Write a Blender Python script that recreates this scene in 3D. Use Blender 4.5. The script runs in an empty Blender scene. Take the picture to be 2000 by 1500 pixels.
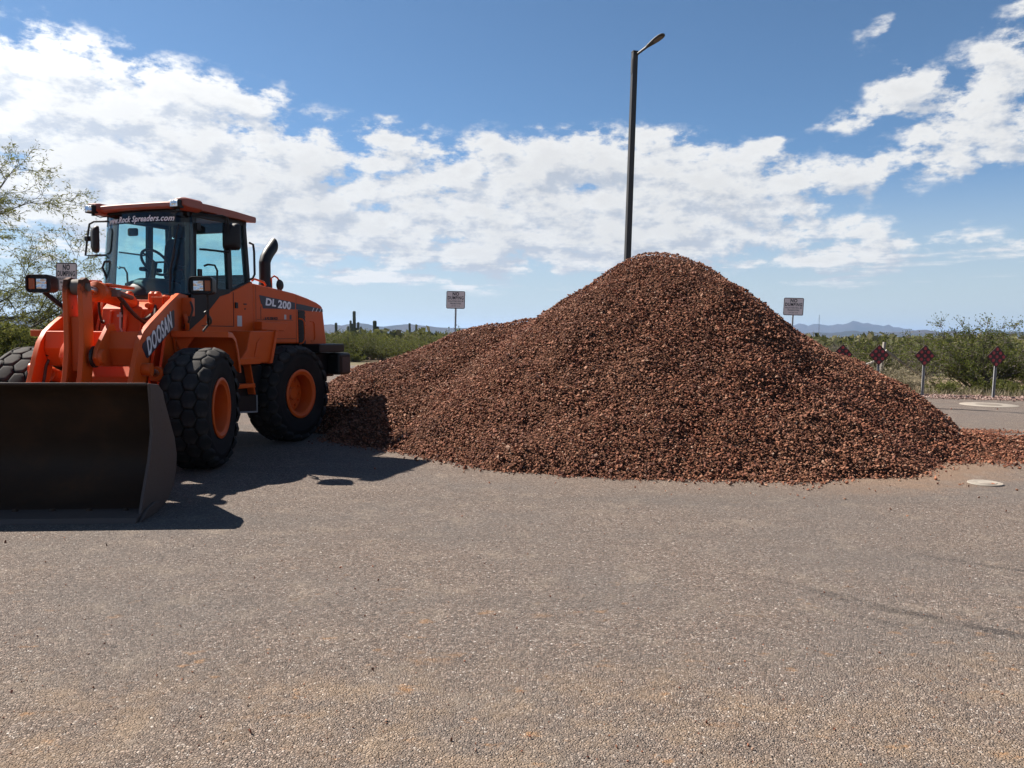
import bpy, bmesh, math, random
import numpy as np
from mathutils import Vector, Matrix, Euler, Quaternion

scene = bpy.context.scene
COL = scene.collection
R = math.radians
PI = math.pi

# ------------------------------------------------------------------ camera
cam_data = bpy.data.cameras.new('camera')
cam = bpy.data.objects.new('camera', cam_data)
COL.objects.link(cam)
cam_data.sensor_width = 36.0
cam_data.lens = 27.0
cam_data.clip_start = 0.05
cam_data.clip_end = 40000.0
cam.matrix_world = (Matrix.Translation((0, 0, 1.68)) @ Matrix.Rotation(R(90 - 3.62), 4, 'X')
                    @ Matrix.Rotation(R(0.43), 4, 'Z'))
scene.camera = cam

# ------------------------------------------------------------------ light
SUN_EL, SUN_AZ = 47.5, -63.0          # degrees; azimuth from +Y towards +X
sdir = Vector((math.sin(R(SUN_AZ)) * math.cos(R(SUN_EL)), math.cos(R(SUN_AZ)) * math.cos(R(SUN_EL)), math.sin(R(SUN_EL))))
sun_data = bpy.data.lights.new('sun', 'SUN')
sun_data.energy = 5.0
sun_data.angle = R(0.53)
sun_data.color = (1.0, 0.93, 0.84)
sun = bpy.data.objects.new('sun', sun_data)
COL.objects.link(sun)
sun.rotation_euler = sdir.to_track_quat('Z', 'Y').to_euler()
sun.location = (-30, 20, 40)

vs = scene.view_settings
scene.display_settings.display_device = 'sRGB'
vs.view_transform = 'Standard'
vs.look = 'None'
vs.exposure = EXPO = 1.3
vs.gamma = 1.0
vs.use_curve_mapping = False
scene.cycles.max_bounces = 8
scene.cycles.transparent_max_bounces = 16
scene.cycles.volume_bounces = 0
scene.cycles.caustics_reflective = False
scene.cycles.caustics_refractive = False
scene.cycles.sample_clamp_indirect = 6.0

# ------------------------------------------------------------------ node helpers
class NT:
    """small wrapper that builds node trees"""
    def __init__(s, tree):
        s.t = tree; s.n = tree.nodes; s.l = tree.links
    def node(s, kind, **kw):
        nd = s.n.new(kind)
        for k, v in kw.items(): setattr(nd, k, v)
        return nd
    def put(s, sock, v):
        if v is None: return
        if isinstance(v, bpy.types.NodeSocket): s.l.new(v, sock)
        elif isinstance(v, (tuple, list)):
            d = len(sock.default_value)
            v = tuple(v)
            if d == 4 and len(v) == 3: v = v + (1.0,)
            sock.default_value = v
        else: sock.default_value = v
    def math(s, op, a, b=None, c=None, clamp=False):
        nd = s.node('ShaderNodeMath', operation=op, use_clamp=clamp)
        s.put(nd.inputs[0], a); s.put(nd.inputs[1], b)
        if c is not None: s.put(nd.inputs[2], c)
        return nd.outputs[0]
    def vmath(s, op, a, b=None, c=None):
        nd = s.node('ShaderNodeVectorMath', operation=op)
        s.put(nd.inputs[0], a); s.put(nd.inputs[1], b)
        if c is not None: s.put(nd.inputs[2], c)
        return nd.outputs['Value'] if op in ('DOT_PRODUCT', 'LENGTH', 'DISTANCE') else nd.outputs[0]
    def noise(s, vec, scale, detail=4, rough=0.55, lac=2.0, dist=0.0, dim='3D'):
        nd = s.node('ShaderNodeTexNoise', noise_dimensions=dim)
        if vec is not None: s.put(nd.inputs['Vector'], vec)
        nd.inputs['Scale'].default_value = scale; nd.inputs['Detail'].default_value = detail
        nd.inputs['Roughness'].default_value = rough; nd.inputs['Lacunarity'].default_value = lac
        nd.inputs['Distortion'].default_value = dist
        return nd
    def voro(s, vec, scale, feature='F1', rand=1.0):
        nd = s.node('ShaderNodeTexVoronoi', feature=feature)
        if vec is not None: s.put(nd.inputs['Vector'], vec)
        nd.inputs['Scale'].default_value = scale
        nd.inputs['Randomness'].default_value = rand
        return nd
    def ss(s, x, a, b, lo=0.0, hi=1.0):
        nd = s.node('ShaderNodeMapRange', interpolation_type='SMOOTHSTEP')
        s.put(nd.inputs[0], x)
        for i, v in zip((1, 2, 3, 4), (a, b, lo, hi)): s.put(nd.inputs[i], v)
        return nd.outputs[0]
    def lin(s, x, a, b, lo=0.0, hi=1.0):
        nd = s.node('ShaderNodeMapRange')
        s.put(nd.inputs[0], x)
        for i, v in zip((1, 2, 3, 4), (a, b, lo, hi)): s.put(nd.inputs[i], v)
        return nd.outputs[0]
    def mix(s, f, a, b, mode='MIX'):
        nd = s.node('ShaderNodeMix', data_type='RGBA', blend_type=mode)
        s.put(nd.inputs[0], f); s.put(nd.inputs[6], a); s.put(nd.inputs[7], b)
        return nd.outputs[2]
    def ramp(s, f, stops, interp='LINEAR'):
        nd = s.node('ShaderNodeValToRGB')
        nd.color_ramp.interpolation = interp
        el = nd.color_ramp.elements
        while len(el) < len(stops): el.new(0.5)
        for e, (p, c) in zip(el, stops): e.position = p; e.color = tuple(c) + (1.0,)
        s.put(nd.inputs[0], f)
        return nd.outputs[0]
    def bump(s, h, strength=0.5, dist=0.01):
        nd = s.node('ShaderNodeBump')
        nd.inputs['Strength'].default_value = strength; nd.inputs['Distance'].default_value = dist
        s.put(nd.inputs['Height'], h)
        return nd.outputs[0]

# ------------------------------------------------------------------ world: clear air plus broken cumulus
# az, el, half widths in degrees, weight: the cloud banks seen towards the south-east
CLOUDS = [
 (-26.8, 15.4, 8.6, 2.3, 1.0), (-32.2, 12.4, 8.1, 3.8, 1.1), (-23.2, 12.2, 6.3, 2.7, 1.0), (-32.7, 15.5, 3.0, 1.1, 0.5),
 (-16.2, 13.7, 2.1, 0.5, 0.6), (-20.2, 16.1, 3.0, 0.8, 0.5), (-26.3, 9.0, 10.8, 2.4, 0.9), (-14.8, 11.4, 3.4, 1.7, 0.85),
 (-16.9, 9.0, 7.1, 2.4, 0.8), (-21.7, 6.3, 11.1, 2.1, 0.6), (-8.9, 13.8, 3.5, 1.0, 0.75), (-11.6, 12.4, 1.8, 0.6, 0.4),
 (-6.5, 10.8, 4.1, 2.1, 0.68), (-1.6, 12.5, 3.2, 1.6, 0.85), (3.2, 13.1, 2.6, 1.6, 0.8), (7.4, 12.3, 4.7, 2.4, 0.9),
 (2.9, 9.9, 9.6, 3.0, 0.95), (14.6, 11.7, 5.1, 2.2, 0.75), (18.1, 9.5, 4.9, 2.0, 0.7), (11.1, 8.7, 7.7, 2.1, 0.75),
 (22.7, 10.9, 3.4, 1.5, 0.6), (26.4, 11.3, 3.2, 1.4, 0.38), (29.1, 10.7, 1.7, 1.2, 0.15), (-5.4, 7.4, 11.3, 1.6, 0.7),
 (-0.1, 5.1, 11.2, 1.3, 0.5), (9.3, 6.6, 8.9, 1.5, 0.6), (20.2, 5.6, 8.2, 1.3, 0.5), (24.4, 15.0, 2.3, 1.2, 0.75),
 (27.4, 15.5, 2.3, 2.2, 0.9), (31.2, 13.0, 3.4, 2.1, 0.95), (32.0, 16.3, 2.2, 1.8, 0.9), (32.9, 11.3, 3.1, 1.5, 0.55),
 (31.9, 19.3, 1.6, 0.8, 0.6), (24.8, 18.9, 1.2, 0.9, 0.35), (29.2, 6.3, 5.2, 0.8, 0.65), (24.7, 7.5, 2.7, 0.7, 0.4),
 (-12.0, 4.2, 2.2, 0.4, 0.5), (-6.5, 3.5, 5.7, 0.4, 0.4), (-24.0, 3.1, 8.4, 0.7, 0.35), (26.2, 19.6, 0.7, 0.5, 0.42),
 (27.6, 17.6, 0.6, 0.4, 0.4), (18.6, 13.2, 1.3, 0.6, 0.5), (-2.9, 11.9, 1.6, 0.8, 0.45)]
world = bpy.data.worlds.new('World')
scene.world = world
world.use_nodes = True
wt = NT(world.node_tree)
for nd in list(wt.n): wt.n.remove(nd)

def cloud_group():
    g = bpy.data.node_groups.new('cloud_density', 'ShaderNodeTree')
    g.interface.new_socket('P', in_out='INPUT', socket_type='NodeSocketVector')
    g.interface.new_socket('D', in_out='OUTPUT', socket_type='NodeSocketFloat')
    t = NT(g)
    gi = t.node('NodeGroupInput'); go = t.node('NodeGroupOutput')
    P = gi.outputs[0]
    st = t.vmath('MULTIPLY', P, (1.0, 2.0, 1.0))
    wn = t.noise(st, 0.17, 4, 0.55, dim='2D')
    off = t.vmath('MULTIPLY', t.vmath('SUBTRACT', wn.outputs['Color'], (0.5, 0.5, 0.5)), (9.0, 3.4, 0.0))
    Q = t.vmath('ADD', P, off)
    acc = None
    for (az, el, ra, re, w) in CLOUDS:
        d = t.vmath('MULTIPLY_ADD', Q, (1 / (ra * 1.05), 1 / (re * 1.05), 0), (-az / (ra * 1.05), -el / (re * 1.05), 0))
        d2 = t.vmath('DOT_PRODUCT', d, d)
        e = t.math('POWER', 2.71828, t.math('MULTIPLY', d2, -1.0)); w *= 0.9
        acc = t.math('MULTIPLY', e, w) if acc is None else t.math('MULTIPLY_ADD', e, w, acc)
    # the rest of the sky carries the same broken cloud, mostly low down
    sp = t.node('ShaderNodeSeparateXYZ'); t.put(sp.inputs[0], P)
    big = t.noise(st, 0.045, 3, 0.5, dim='2D').outputs['Fac']
    low = t.ss(sp.outputs[1], 4, 9); high = t.ss(sp.outputs[1], 16, 34, 1.0, 0.25)
    away = t.ss(t.math('ABSOLUTE', sp.outputs[0]), 33, 44)
    over = t.ss(sp.outputs[1], 26, 34)
    rest = t.math('MULTIPLY', t.math('MAXIMUM', away, over), t.math('MULTIPLY', t.math('MULTIPLY', low, high), t.ss(big, 0.46, 0.70, 0.0, 1.1)))
    acc = t.math('ADD', acc, rest)
    acc = t.math('MINIMUM', acc, 1.35)
    fb = t.noise(st, 0.30, 9, 0.60, 2.1, dim='2D').outputs['Fac']
    fb2 = t.noise(st, 1.6, 5, 0.6, 2.1, dim='2D').outputs['Fac']
    nn = t.math('ADD', t.math('MULTIPLY', t.math('SUBTRACT', fb, 0.5), 3.1), t.math('MULTIPLY', t.math('SUBTRACT', fb2, 0.5), 0.5))
    D = t.math('MULTIPLY_ADD', nn, t.math('MINIMUM', t.math('MULTIPLY', acc, 1.6), 1.0), acc)
    # thin streaked layer low over the horizon
    sq = t.vmath('MULTIPLY', P, (0.10, 0.85, 1.0))
    vl = t.noise(sq, 1.0, 6, 0.62, dim='2D').outputs['Fac']
    vb = t.math('MULTIPLY', t.ss(sp.outputs[1], 1.5, 4.0), t.ss(sp.outputs[1], 9.5, 5.5))
    D = t.math('ADD', D, t.math('MULTIPLY', t.math('MULTIPLY', t.ss(vl, 0.44, 0.72), vb), 0.62))
    t.put(go.inputs[0], D)
    return g

tc = wt.node('ShaderNodeTexCoord')
sep = wt.node('ShaderNodeSeparateXYZ'); wt.put(sep.inputs[0], tc.outputs['Generated'])
az = wt.math('MULTIPLY', wt.math('ARCTAN2', sep.outputs[0], sep.outputs[1]), 57.29578)
el = wt.math('MULTIPLY', wt.math('ARCSINE', sep.outputs[2]), 57.29578)
cmb = wt.node('ShaderNodeCombineXYZ'); wt.put(cmb.inputs[0], az); wt.put(cmb.inputs[1], el)
grp = cloud_group()
def density(vec):
    nd = wt.node('ShaderNodeGroup'); nd.node_tree = grp; wt.put(nd.inputs[0], vec)
    return nd.outputs[0]
D0 = density(cmb.outputs[0])
D1 = density(wt.vmath('ADD', cmb.outputs[0], (-0.9, 1.0, 0)))
alpha = wt.ss(D0, 0.24, 0.90)
thick = wt.ss(D0, 0.7, 1.9)
lit = wt.ss(wt.math('SUBTRACT', D0, D1), -0.75, 0.40)
glow = wt.ss(wt.vmath('DOT_PRODUCT', tc.outputs['Generated'], tuple(sdir)), 0.55, 0.98)
ccol = wt.mix(lit, (0.60, 0.655, 0.74), (1.0, 1.0, 0.99))
cstr = wt.math('MULTIPLY', wt.math('MULTIPLY_ADD', glow, 0.6, 0.86), wt.math('MULTIPLY_ADD', thick, -0.10, 1.0))
sky = wt.node('ShaderNodeTexSky', sky_type='NISHITA')
sky.sun_disc = False
sky.sun_elevation = R(SUN_EL)
sky.sun_rotation = R(SUN_AZ)
sky.altitude = 600; sky.air_density = 0.7; sky.dust_density = 0.3; sky.ozone_density = 3.0
bg1 = wt.node('ShaderNodeBackground'); wt.put(bg1.inputs[0], wt.mix(1.0, sky.outputs[0], (0.84, 1.02, 1.04), 'MULTIPLY')); bg1.inputs[1].default_value = 0.05
bg2 = wt.node('ShaderNodeBackground'); wt.put(bg2.inputs[0], ccol); wt.put(bg2.inputs[1], wt.math('MULTIPLY', cstr, 0.42))
bgh = wt.node('ShaderNodeBackground'); wt.put(bgh.inputs[0], (0.236, 0.264, 0.268)); bgh.inputs[1].default_value = 0.98      # pale dusty air low over the desert
mh = wt.node('ShaderNodeMixShader'); wt.put(mh.inputs[0], wt.ss(el, 13.0, 0.0, 0.0, 0.92))
wt.l.new(bg1.outputs[0], mh.inputs[1]); wt.l.new(bgh.outputs[0], mh.inputs[2])
mx = wt.node('ShaderNodeMixShader'); wt.put(mx.inputs[0], wt.math('MULTIPLY', alpha, 0.97))
wt.l.new(mh.outputs[0], mx.inputs[1]); wt.l.new(bg2.outputs[0], mx.inputs[2])
wo = wt.node('ShaderNodeOutputWorld'); wt.l.new(mx.outputs[0], wo.inputs[0])

# ------------------------------------------------------------------ object helpers
def tag(o, label=None, cat=None, group=None, kind=None):
    if label: o['label'] = label
    if cat: o['category'] = cat
    if group: o['group'] = group
    if kind: o['kind'] = kind
    return o
def link(o, parent=None):
    COL.objects.link(o)
    if parent is not None: o.parent = parent
    return o
def empty(name, loc=(0, 0, 0), rz=0.0):
    o = bpy.data.objects.new(name, None); COL.objects.link(o)
    o.empty_display_size = 0.3
    o.location = loc; o.rotation_euler = (0, 0, rz)
    return o
def copy_tree(o, parent=None):
    c = o.copy(); COL.objects.link(c)
    if parent is not None: c.parent = parent
    for ch in list(o.children): copy_tree(ch, c)
    return c

class MB:
    """collects solids into one mesh; flip mirrors y so that (u, forward, z) input gives a y-backward mesh"""
    def __init__(s, flip=False):
        s.bm = bmesh.new(); s.flip = flip
    def P(s, p):
        return Vector((p[0], -p[1] if s.flip else p[1], p[2]))
    def face(s, pts):
        vs_ = [s.bm.verts.new(s.P(p)) for p in pts]
        return s.bm.faces.new(vs_)
    def hullbox(s, a, b):
        """box between corner a and corner b"""
        x0, y0, z0 = a; x1, y1, z1 = b
        v = [s.bm.verts.new(s.P(p)) for p in ((x0, y0, z0), (x1, y0, z0), (x1, y1, z0), (x0, y1, z0), (x0, y0, z1), (x1, y0, z1), (x1, y1, z1), (x0, y1, z1))]
        for f in ((0, 1, 2, 3), (7, 6, 5, 4), (0, 4, 5, 1), (1, 5, 6, 2), (2, 6, 7, 3), (3, 7, 4, 0)):
            s.bm.faces.new([v[i] for i in f])
        return s
    def box(s, c, d):
        return s.hullbox([c[i] - d[i] / 2 for i in range(3)], [c[i] + d[i] / 2 for i in range(3)])
    def prism(s, prof, axis, a, b):
        """profile extruded from a to b along axis; prof gives the two other coordinates in order"""
        def mk(p, t):
            if axis == 'x': return (t, p[0], p[1])
            if axis == 'y': return (p[0], t, p[1])
            return (p[0], p[1], t)
        A = [s.bm.verts.new(s.P(mk(p, a))) for p in prof]
        B = [s.bm.verts.new(s.P(mk(p, b))) for p in prof]
        n = len(prof)
        s.bm.faces.new(A); s.bm.faces.new(B[::-1])
        for i in range(n): s.bm.faces.new([A[i], B[i], B[(i + 1) % n], A[(i + 1) % n]])
        return s
    def loft(s, rings, caps=True, closed=True):
        R_ = [[s.bm.verts.new(s.P(p)) for p in r] for r in rings]
        n = len(R_[0])
        for a, b in zip(R_[:-1], R_[1:]):
            for i in range(n if closed else n - 1):
                s.bm.faces.new([a[i], a[(i + 1) % n], b[(i + 1) % n], b[i]])
        if caps and closed:
            s.bm.faces.new(R_[0][::-1]); s.bm.faces.new(R_[-1])
        return s
    def tube(s, pts, r, n=8, r2=None, caps=True):
        pts = [s.P(p) for p in pts]
        fl = s.flip; s.flip = False
        rings = []; m = len(pts)
        up = None
        for i, p in enumerate(pts):
            t = (pts[min(i + 1, m - 1)] - pts[max(i - 1, 0)])
            if t.length < 1e-9: t = Vector((0, 0, 1))
            t.normalize()
            if up is None:
                up = Vector((0, 0, 1)) if abs(t.z) < 0.9 else Vector((1, 0, 0))
            x = up.cross(t)
            if x.length < 1e-6: x = Vector((1, 0, 0)).cross(t)
            x.normalize(); y = t.cross(x); up = y
            rr = r if r2 is None else r + (r2 - r) * i / max(1, m - 1)
            rings.append([p + (x * math.cos(2 * PI * k / n) + y * math.sin(2 * PI * k / n)) * rr for k in range(n)])
        s.loft(rings, caps)
        s.flip = fl
        return s
    def cyl(s, a, b, r, n=20, r2=None):
        return s.tube([a, b], r, n, r2)
    def lathe(s, prof, axis, center, n=40, closed=False):
        """prof: (radius, along) ; axis 'x','y','z' """
        rings = []
        for (r, t) in prof:
            ring = []
            for k in range(n):
                c_, s_ = math.cos(2 * PI * k / n) * r, math.sin(2 * PI * k / n) * r
                if axis == 'x': p = (center[0] + t, center[1] + c_, center[2] + s_)
                elif axis == 'y': p = (center[0] + c_, center[1] + t, center[2] + s_)
                else: p = (center[0] + c_, center[1] + s_, center[2] + t)
                ring.append(p)
            rings.append(ring)
        if closed: rings.append(rings[0])
        return s.loft(rings, caps=not closed)
    def slab(s, prof, axis, a, b):
        return s.prism(prof, axis, a, b)
    def build(s, name, mat, parent=None, bevel=0.0, smooth=True, angle=32, rz=None, loc=None, seg=2):
        bmesh.ops.remove_doubles(s.bm, verts=s.bm.verts, dist=1e-5)
        bmesh.ops.recalc_face_normals(s.bm, faces=s.bm.faces)
        me = bpy.data.meshes.new(name); s.bm.to_mesh(me); s.bm.free()
        if smooth:
            me.shade_smooth()
            me.set_sharp_from_angle(angle=R(angle))
        me.materials.append(mat)
        o = bpy.data.objects.new(name, me); link(o, parent)
        if rz is not None: o.rotation_euler = (0, 0, rz)
        if loc is not None: o.location = loc
        if bevel > 0:
            md = o.modifiers.new('bevel', 'BEVEL'); md.width = bevel; md.segments = seg
            md.limit_method = 'ANGLE'; md.angle_limit = R(35); md.harden_normals = True
        return o

def mesh_np(name, verts, faces, mat, smooth=False):
    """numpy triangles/quads -> mesh"""
    me = bpy.data.meshes.new(name)
    verts = np.asarray(verts, np.float32); faces = np.asarray(faces, np.int32)
    n, k = faces.shape
    me.vertices.add(len(verts)); me.vertices.foreach_set('co', verts.ravel())
    me.loops.add(n * k); me.loops.foreach_set('vertex_index', faces.ravel())
    me.polygons.add(n)
    me.polygons.foreach_set('loop_start', np.arange(0, n * k, k, dtype=np.int32))
    me.update(calc_edges=True)
    if smooth: me.shade_smooth()
    else: me.shade_flat()
    me.materials.append(mat)
    return me

def text_mesh(name, body, size, mat, parent, mtx, shear=0.0, bold=0.0, sx=1.0, spacing=1.0, align='CENTER', depth=0.0015):
    cu = bpy.data.curves.new(name, 'FONT'); cu.body = body; cu.size = size
    cu.align_x = align; cu.align_y = 'CENTER'; cu.shear = shear; cu.offset = bold
    cu.space_character = spacing; cu.extrude = depth; cu.resolution_u = 3
    tmp = bpy.data.objects.new(name, cu); COL.objects.link(tmp)
    dg = bpy.context.evaluated_depsgraph_get()
    me = bpy.data.meshes.new_from_object(tmp.evaluated_get(dg))
    bpy.data.objects.remove(tmp); bpy.data.curves.remove(cu)
    me.name = name
    me.transform(Matrix.Diagonal((sx, 1, 1, 1)))
    me.materials.clear(); me.materials.append(mat)
    o = bpy.data.objects.new(name, me); link(o, parent)
    o.matrix_local = mtx
    return o

# ------------------------------------------------------------------ materials
def new_mat(name):
    m = bpy.data.materials.new(name); m.use_nodes = True
    t = NT(m.node_tree)
    return m, t, m.node_tree.nodes['Principled BSDF']
def obj_coord(t):
    return t.node('ShaderNodeTexCoord').outputs['Object']
def world_pos(t):
    return t.node('ShaderNodeNewGeometry').outputs['Position']

def paint(name, col, dust=(0.30, 0.22, 0.15), rough=0.38, dustamt=0.45, chips=None, spec=0.5):
    m, t, b = new_mat(name)
    co = obj_coord(t)
    n1 = t.noise(co, 2.2, 6, 0.65).outputs['Fac']; n2 = t.noise(co, 24, 5, 0.6).outputs['Fac']
    geo = t.node('ShaderNodeNewGeometry')
    sp = t.node('ShaderNodeSeparateXYZ'); t.put(sp.inputs[0], geo.outputs['Normal'])
    up = t.ss(sp.outputs[2], 0.2, 0.95)
    d = t.math('MULTIPLY', t.ss(n1, 0.40, 0.74), dustamt)
    d = t.math('ADD', d, t.math('MULTIPLY', up, dustamt * 0.55), clamp=True)
    d = t.math('MULTIPLY', d, t.lin(n2, 0.3, 0.7, 0.55, 1.0), clamp=True)
    c = t.mix(t.math('MULTIPLY', n2, 0.25), col, tuple(x * 0.7 for x in col))
    c = t.mix(d, c, dust)
    if chips is not None:
        ch = t.ss(t.noise(co, 11, 7, 0.7).outputs['Fac'], 0.62, 0.70)
        c = t.mix(t.math('MULTIPLY', ch, 0.8), c, chips)
    t.put(b.inputs['Base Color'], c)
    t.put(b.inputs['Roughness'], t.lin(t.math('ADD', d, t.math('MULTIPLY', n2, 0.2)), 0, 0.9, rough, 0.85))
    b.inputs['Specular IOR Level'].default_value = spec
    t.put(b.inputs['Normal'], t.bump(t.noise(co, 5, 3).outputs['Fac'], 0.10, 0.01))
    return m

M = {}
M['orange'] = paint('orange_paint', (0.62, 0.092, 0.010), dustamt=0.10, rough=0.36, spec=0.3)
M['orange_worn'] = paint('worn_orange_paint', (0.59, 0.088, 0.010), dustamt=0.14, chips=(0.05, 0.030, 0.020), spec=0.3)
M['roof'] = paint('dusty_roof_paint', (0.30, 0.066, 0.034), dustamt=0.5, dust=(0.34, 0.20, 0.15))
M['rim'] = paint('rim_paint', (0.59, 0.088, 0.010), dustamt=0.14, spec=0.3)
M['black'] = paint('black_paint', (0.007, 0.008, 0.010), dustamt=0.05, rough=0.42, spec=0.35)
M['plastic'] = paint('black_plastic', (0.008, 0.008, 0.009), dustamt=0.05, rough=0.5, spec=0.35)
M['seat'] = paint('seat_cloth', (0.010, 0.012, 0.018), dustamt=0.02, rough=0.9, spec=0.1)
M['rubber'] = paint('tyre_rubber', (0.010, 0.010, 0.011), dust=(0.07, 0.06, 0.05), dustamt=0.30, rough=0.8, spec=0.2)
M['tread'] = paint('dusty_tread_rubber', (0.016, 0.016, 0.017), dust=(0.12, 0.105, 0.09), dustamt=0.45, rough=0.85, spec=0.2)
M['hose'] = paint('hydraulic_hose', (0.018, 0.017, 0.018), dustamt=0.25, rough=0.45)
M['decal'] = paint('navy_decal', (0.012, 0.015, 0.035), dustamt=0.08, rough=0.35)
M['decal_white'] = paint('white_decal', (0.85, 0.85, 0.88), dustamt=0.10, rough=0.5)
M['decal_black'] = paint('black_print', (0.01, 0.01, 0.012), dustamt=0.02, rough=0.6)
M['steel_dark'] = paint('worn_bucket_steel', (0.030, 0.018, 0.011), dust=(0.095, 0.045, 0.022), dustamt=0.55, rough=0.6, spec=0.25)
M['steel_grey'] = paint('grey_bucket_paint', (0.070, 0.054, 0.048), dust=(0.12, 0.075, 0.05), dustamt=0.35, rough=0.55, chips=(0.04, 0.028, 0.024), spec=0.3)
M['pole'] = paint('bronze_pole_paint', (0.020, 0.019, 0.018), dustamt=0.05, rough=0.5)
M['galv'] = paint('galvanised_post', (0.30, 0.30, 0.30), dustamt=0.15, rough=0.55)
M['sign_white'] = paint('weathered_sign_white', (0.80, 0.68, 0.64), dust=(0.45, 0.36, 0.30), dustamt=0.25, rough=0.5)
M['sign_black'] = paint('sign_print', (0.012, 0.012, 0.016), dustamt=0.02, rough=0.6)
M['wood'] = paint('weathered_fence_wood', (0.30, 0.265, 0.235), dust=(0.38, 0.34, 0.30), dustamt=0.6, rough=0.9)
M['wire'] = paint('rusty_wire', (0.12, 0.09, 0.07), dustamt=0.2, rough=0.7)
M['marker_back'] = paint('marker_panel', (0.040, 0.007, 0.007), dustamt=0.05, rough=0.5)
M['reflector'] = paint('red_reflector', (0.42, 0.030, 0.034), dustamt=0.03, rough=0.3)
M['concrete'] = paint('pale_concrete', (0.26, 0.235, 0.20), dust=(0.20, 0.15, 0.11), dustamt=0.5, rough=0.9)
M['iron'] = paint('cast_iron', (0.10, 0.09, 0.08), dustamt=0.4, rough=0.7)
M['paper'] = paint('sticker_paper', (0.55, 0.55, 0.55), dustamt=0.1, rough=0.6)

m, t, b = new_mat('chrome_rod'); M['chrome'] = m
b.inputs['Base Color'].default_value = (0.55, 0.55, 0.56, 1); b.inputs['Metallic'].default_value = 1.0
t.put(b.inputs['Roughness'], t.lin(t.noise(obj_coord(t), 8, 4).outputs['Fac'], 0.3, 0.7, 0.12, 0.38))
m, t, b = new_mat('amber_lens'); M['amber'] = m
b.inputs['Base Color'].default_value = (0.30, 0.075, 0.012, 1); b.inputs['Roughness'].default_value = 0.22
t.put(b.inputs['Normal'], t.bump(t.voro(obj_coord(t), 90).outputs['Distance'], 0.4, 0.004))
m, t, b = new_mat('lamp_reflector'); M['lens'] = m
b.inputs['Base Color'].default_value = (0.62, 0.62, 0.64, 1); b.inputs['Metallic'].default_value = 0.9; b.inputs['Roughness'].default_value = 0.16
t.put(b.inputs['Normal'], t.bump(t.voro(obj_coord(t), 18).outputs['Distance'], 0.5, 0.02))
m, t, b = new_mat('mirror_glass'); M['mirror'] = m
b.inputs['Base Color'].default_value = (0.7, 0.7, 0.7, 1); b.inputs['Metallic'].default_value = 1.0; b.inputs['Roughness'].default_value = 0.04

m, t, b = new_mat('bellcrank_paint'); M['bellcrank'] = m
co = obj_coord(t); sp = t.node('ShaderNodeSeparateXYZ'); t.put(sp.inputs[0], co)
nz_ = t.noise(co, 9, 7, 0.7).outputs['Fac']
wear = t.ss(t.math('ADD', sp.outputs[2], t.math('MULTIPLY', t.math('SUBTRACT', nz_, 0.5), 0.55)), 2.04, 2.22)
chip = t.ss(nz_, 0.60, 0.68, 0, 0.8)
c = t.mix(t.math('MAXIMUM', wear, chip), (0.59, 0.088, 0.010), t.mix(t.noise(co, 14, 5, 0.7).outputs['Fac'], (0.012, 0.009, 0.008), (0.15, 0.055, 0.025)))
t.put(b.inputs['Base Color'], c); t.put(b.inputs['Roughness'], t.lin(wear, 0, 1, 0.42, 0.8)); b.inputs['Specular IOR Level'].default_value = 0.3

def glass(name, tint, refl=1.0):
    m = bpy.data.materials.new(name); m.use_nodes = True
    t = NT(m.node_tree)
    for nd in list(t.n): t.n.remove(nd)
    tr = t.node('ShaderNodeBsdfTransparent'); t.put(tr.inputs[0], tint)
    gl = t.node('ShaderNodeBsdfGlossy'); gl.inputs['Roughness'].default_value = 0.02
    t.put(gl.inputs[0], (0.8, 0.9, 1.0))
    lw = t.node('ShaderNodeLayerWeight'); lw.inputs[0].default_value = 0.5
    fr = t.math('MULTIPLY_ADD', t.math('POWER', lw.outputs['Facing'], 5.0), 0.9, 0.022)
    di = t.node('ShaderNodeBsdfDiffuse'); t.put(di.inputs[0], (0.45, 0.42, 0.38))
    mx = t.node('ShaderNodeMixShader'); t.put(mx.inputs[0], t.math('MULTIPLY', fr, refl, clamp=True))
    t.l.new(tr.outputs[0], mx.inputs[1]); t.l.new(gl.outputs[0], mx.inputs[2])
    dirt = t.ss(t.noise(obj_coord(t), 3.5, 6, 0.65).outputs['Fac'], 0.45, 0.9, 0.004, 0.05)
    m2 = t.node('ShaderNodeMixShader'); t.put(m2.inputs[0], dirt)
    t.l.new(mx.outputs[0], m2.inputs[1]); t.l.new(di.outputs[0], m2.inputs[2])
    o = t.node('ShaderNodeOutputMaterial'); t.l.new(m2.outputs[0], o.inputs[0])
    return m
M['glass'] = glass('tinted_cab_glass', (0.79, 0.925, 0.935))
M['glass_dark'] = glass('windscreen_sunstrip', (0.10, 0.14, 0.18))

# ------------------------------------------------------------------ ground, lot, hills
def grid_sheet(name, xs, ys, hfun, mat):
    X, Y = np.meshgrid(xs, ys); Z = hfun(X, Y)
    v = np.stack([X, Y, Z], -1).reshape(-1, 3)
    nx, ny = len(xs), len(ys)
    i = np.arange(nx - 1)[None, :] + nx * np.arange(ny - 1)[:, None]
    f = np.stack([i, i + 1, i + 1 + nx, i + nx], -1).reshape(-1, 4)
    return mesh_np(name, v, f, mat, smooth=True)

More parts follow.
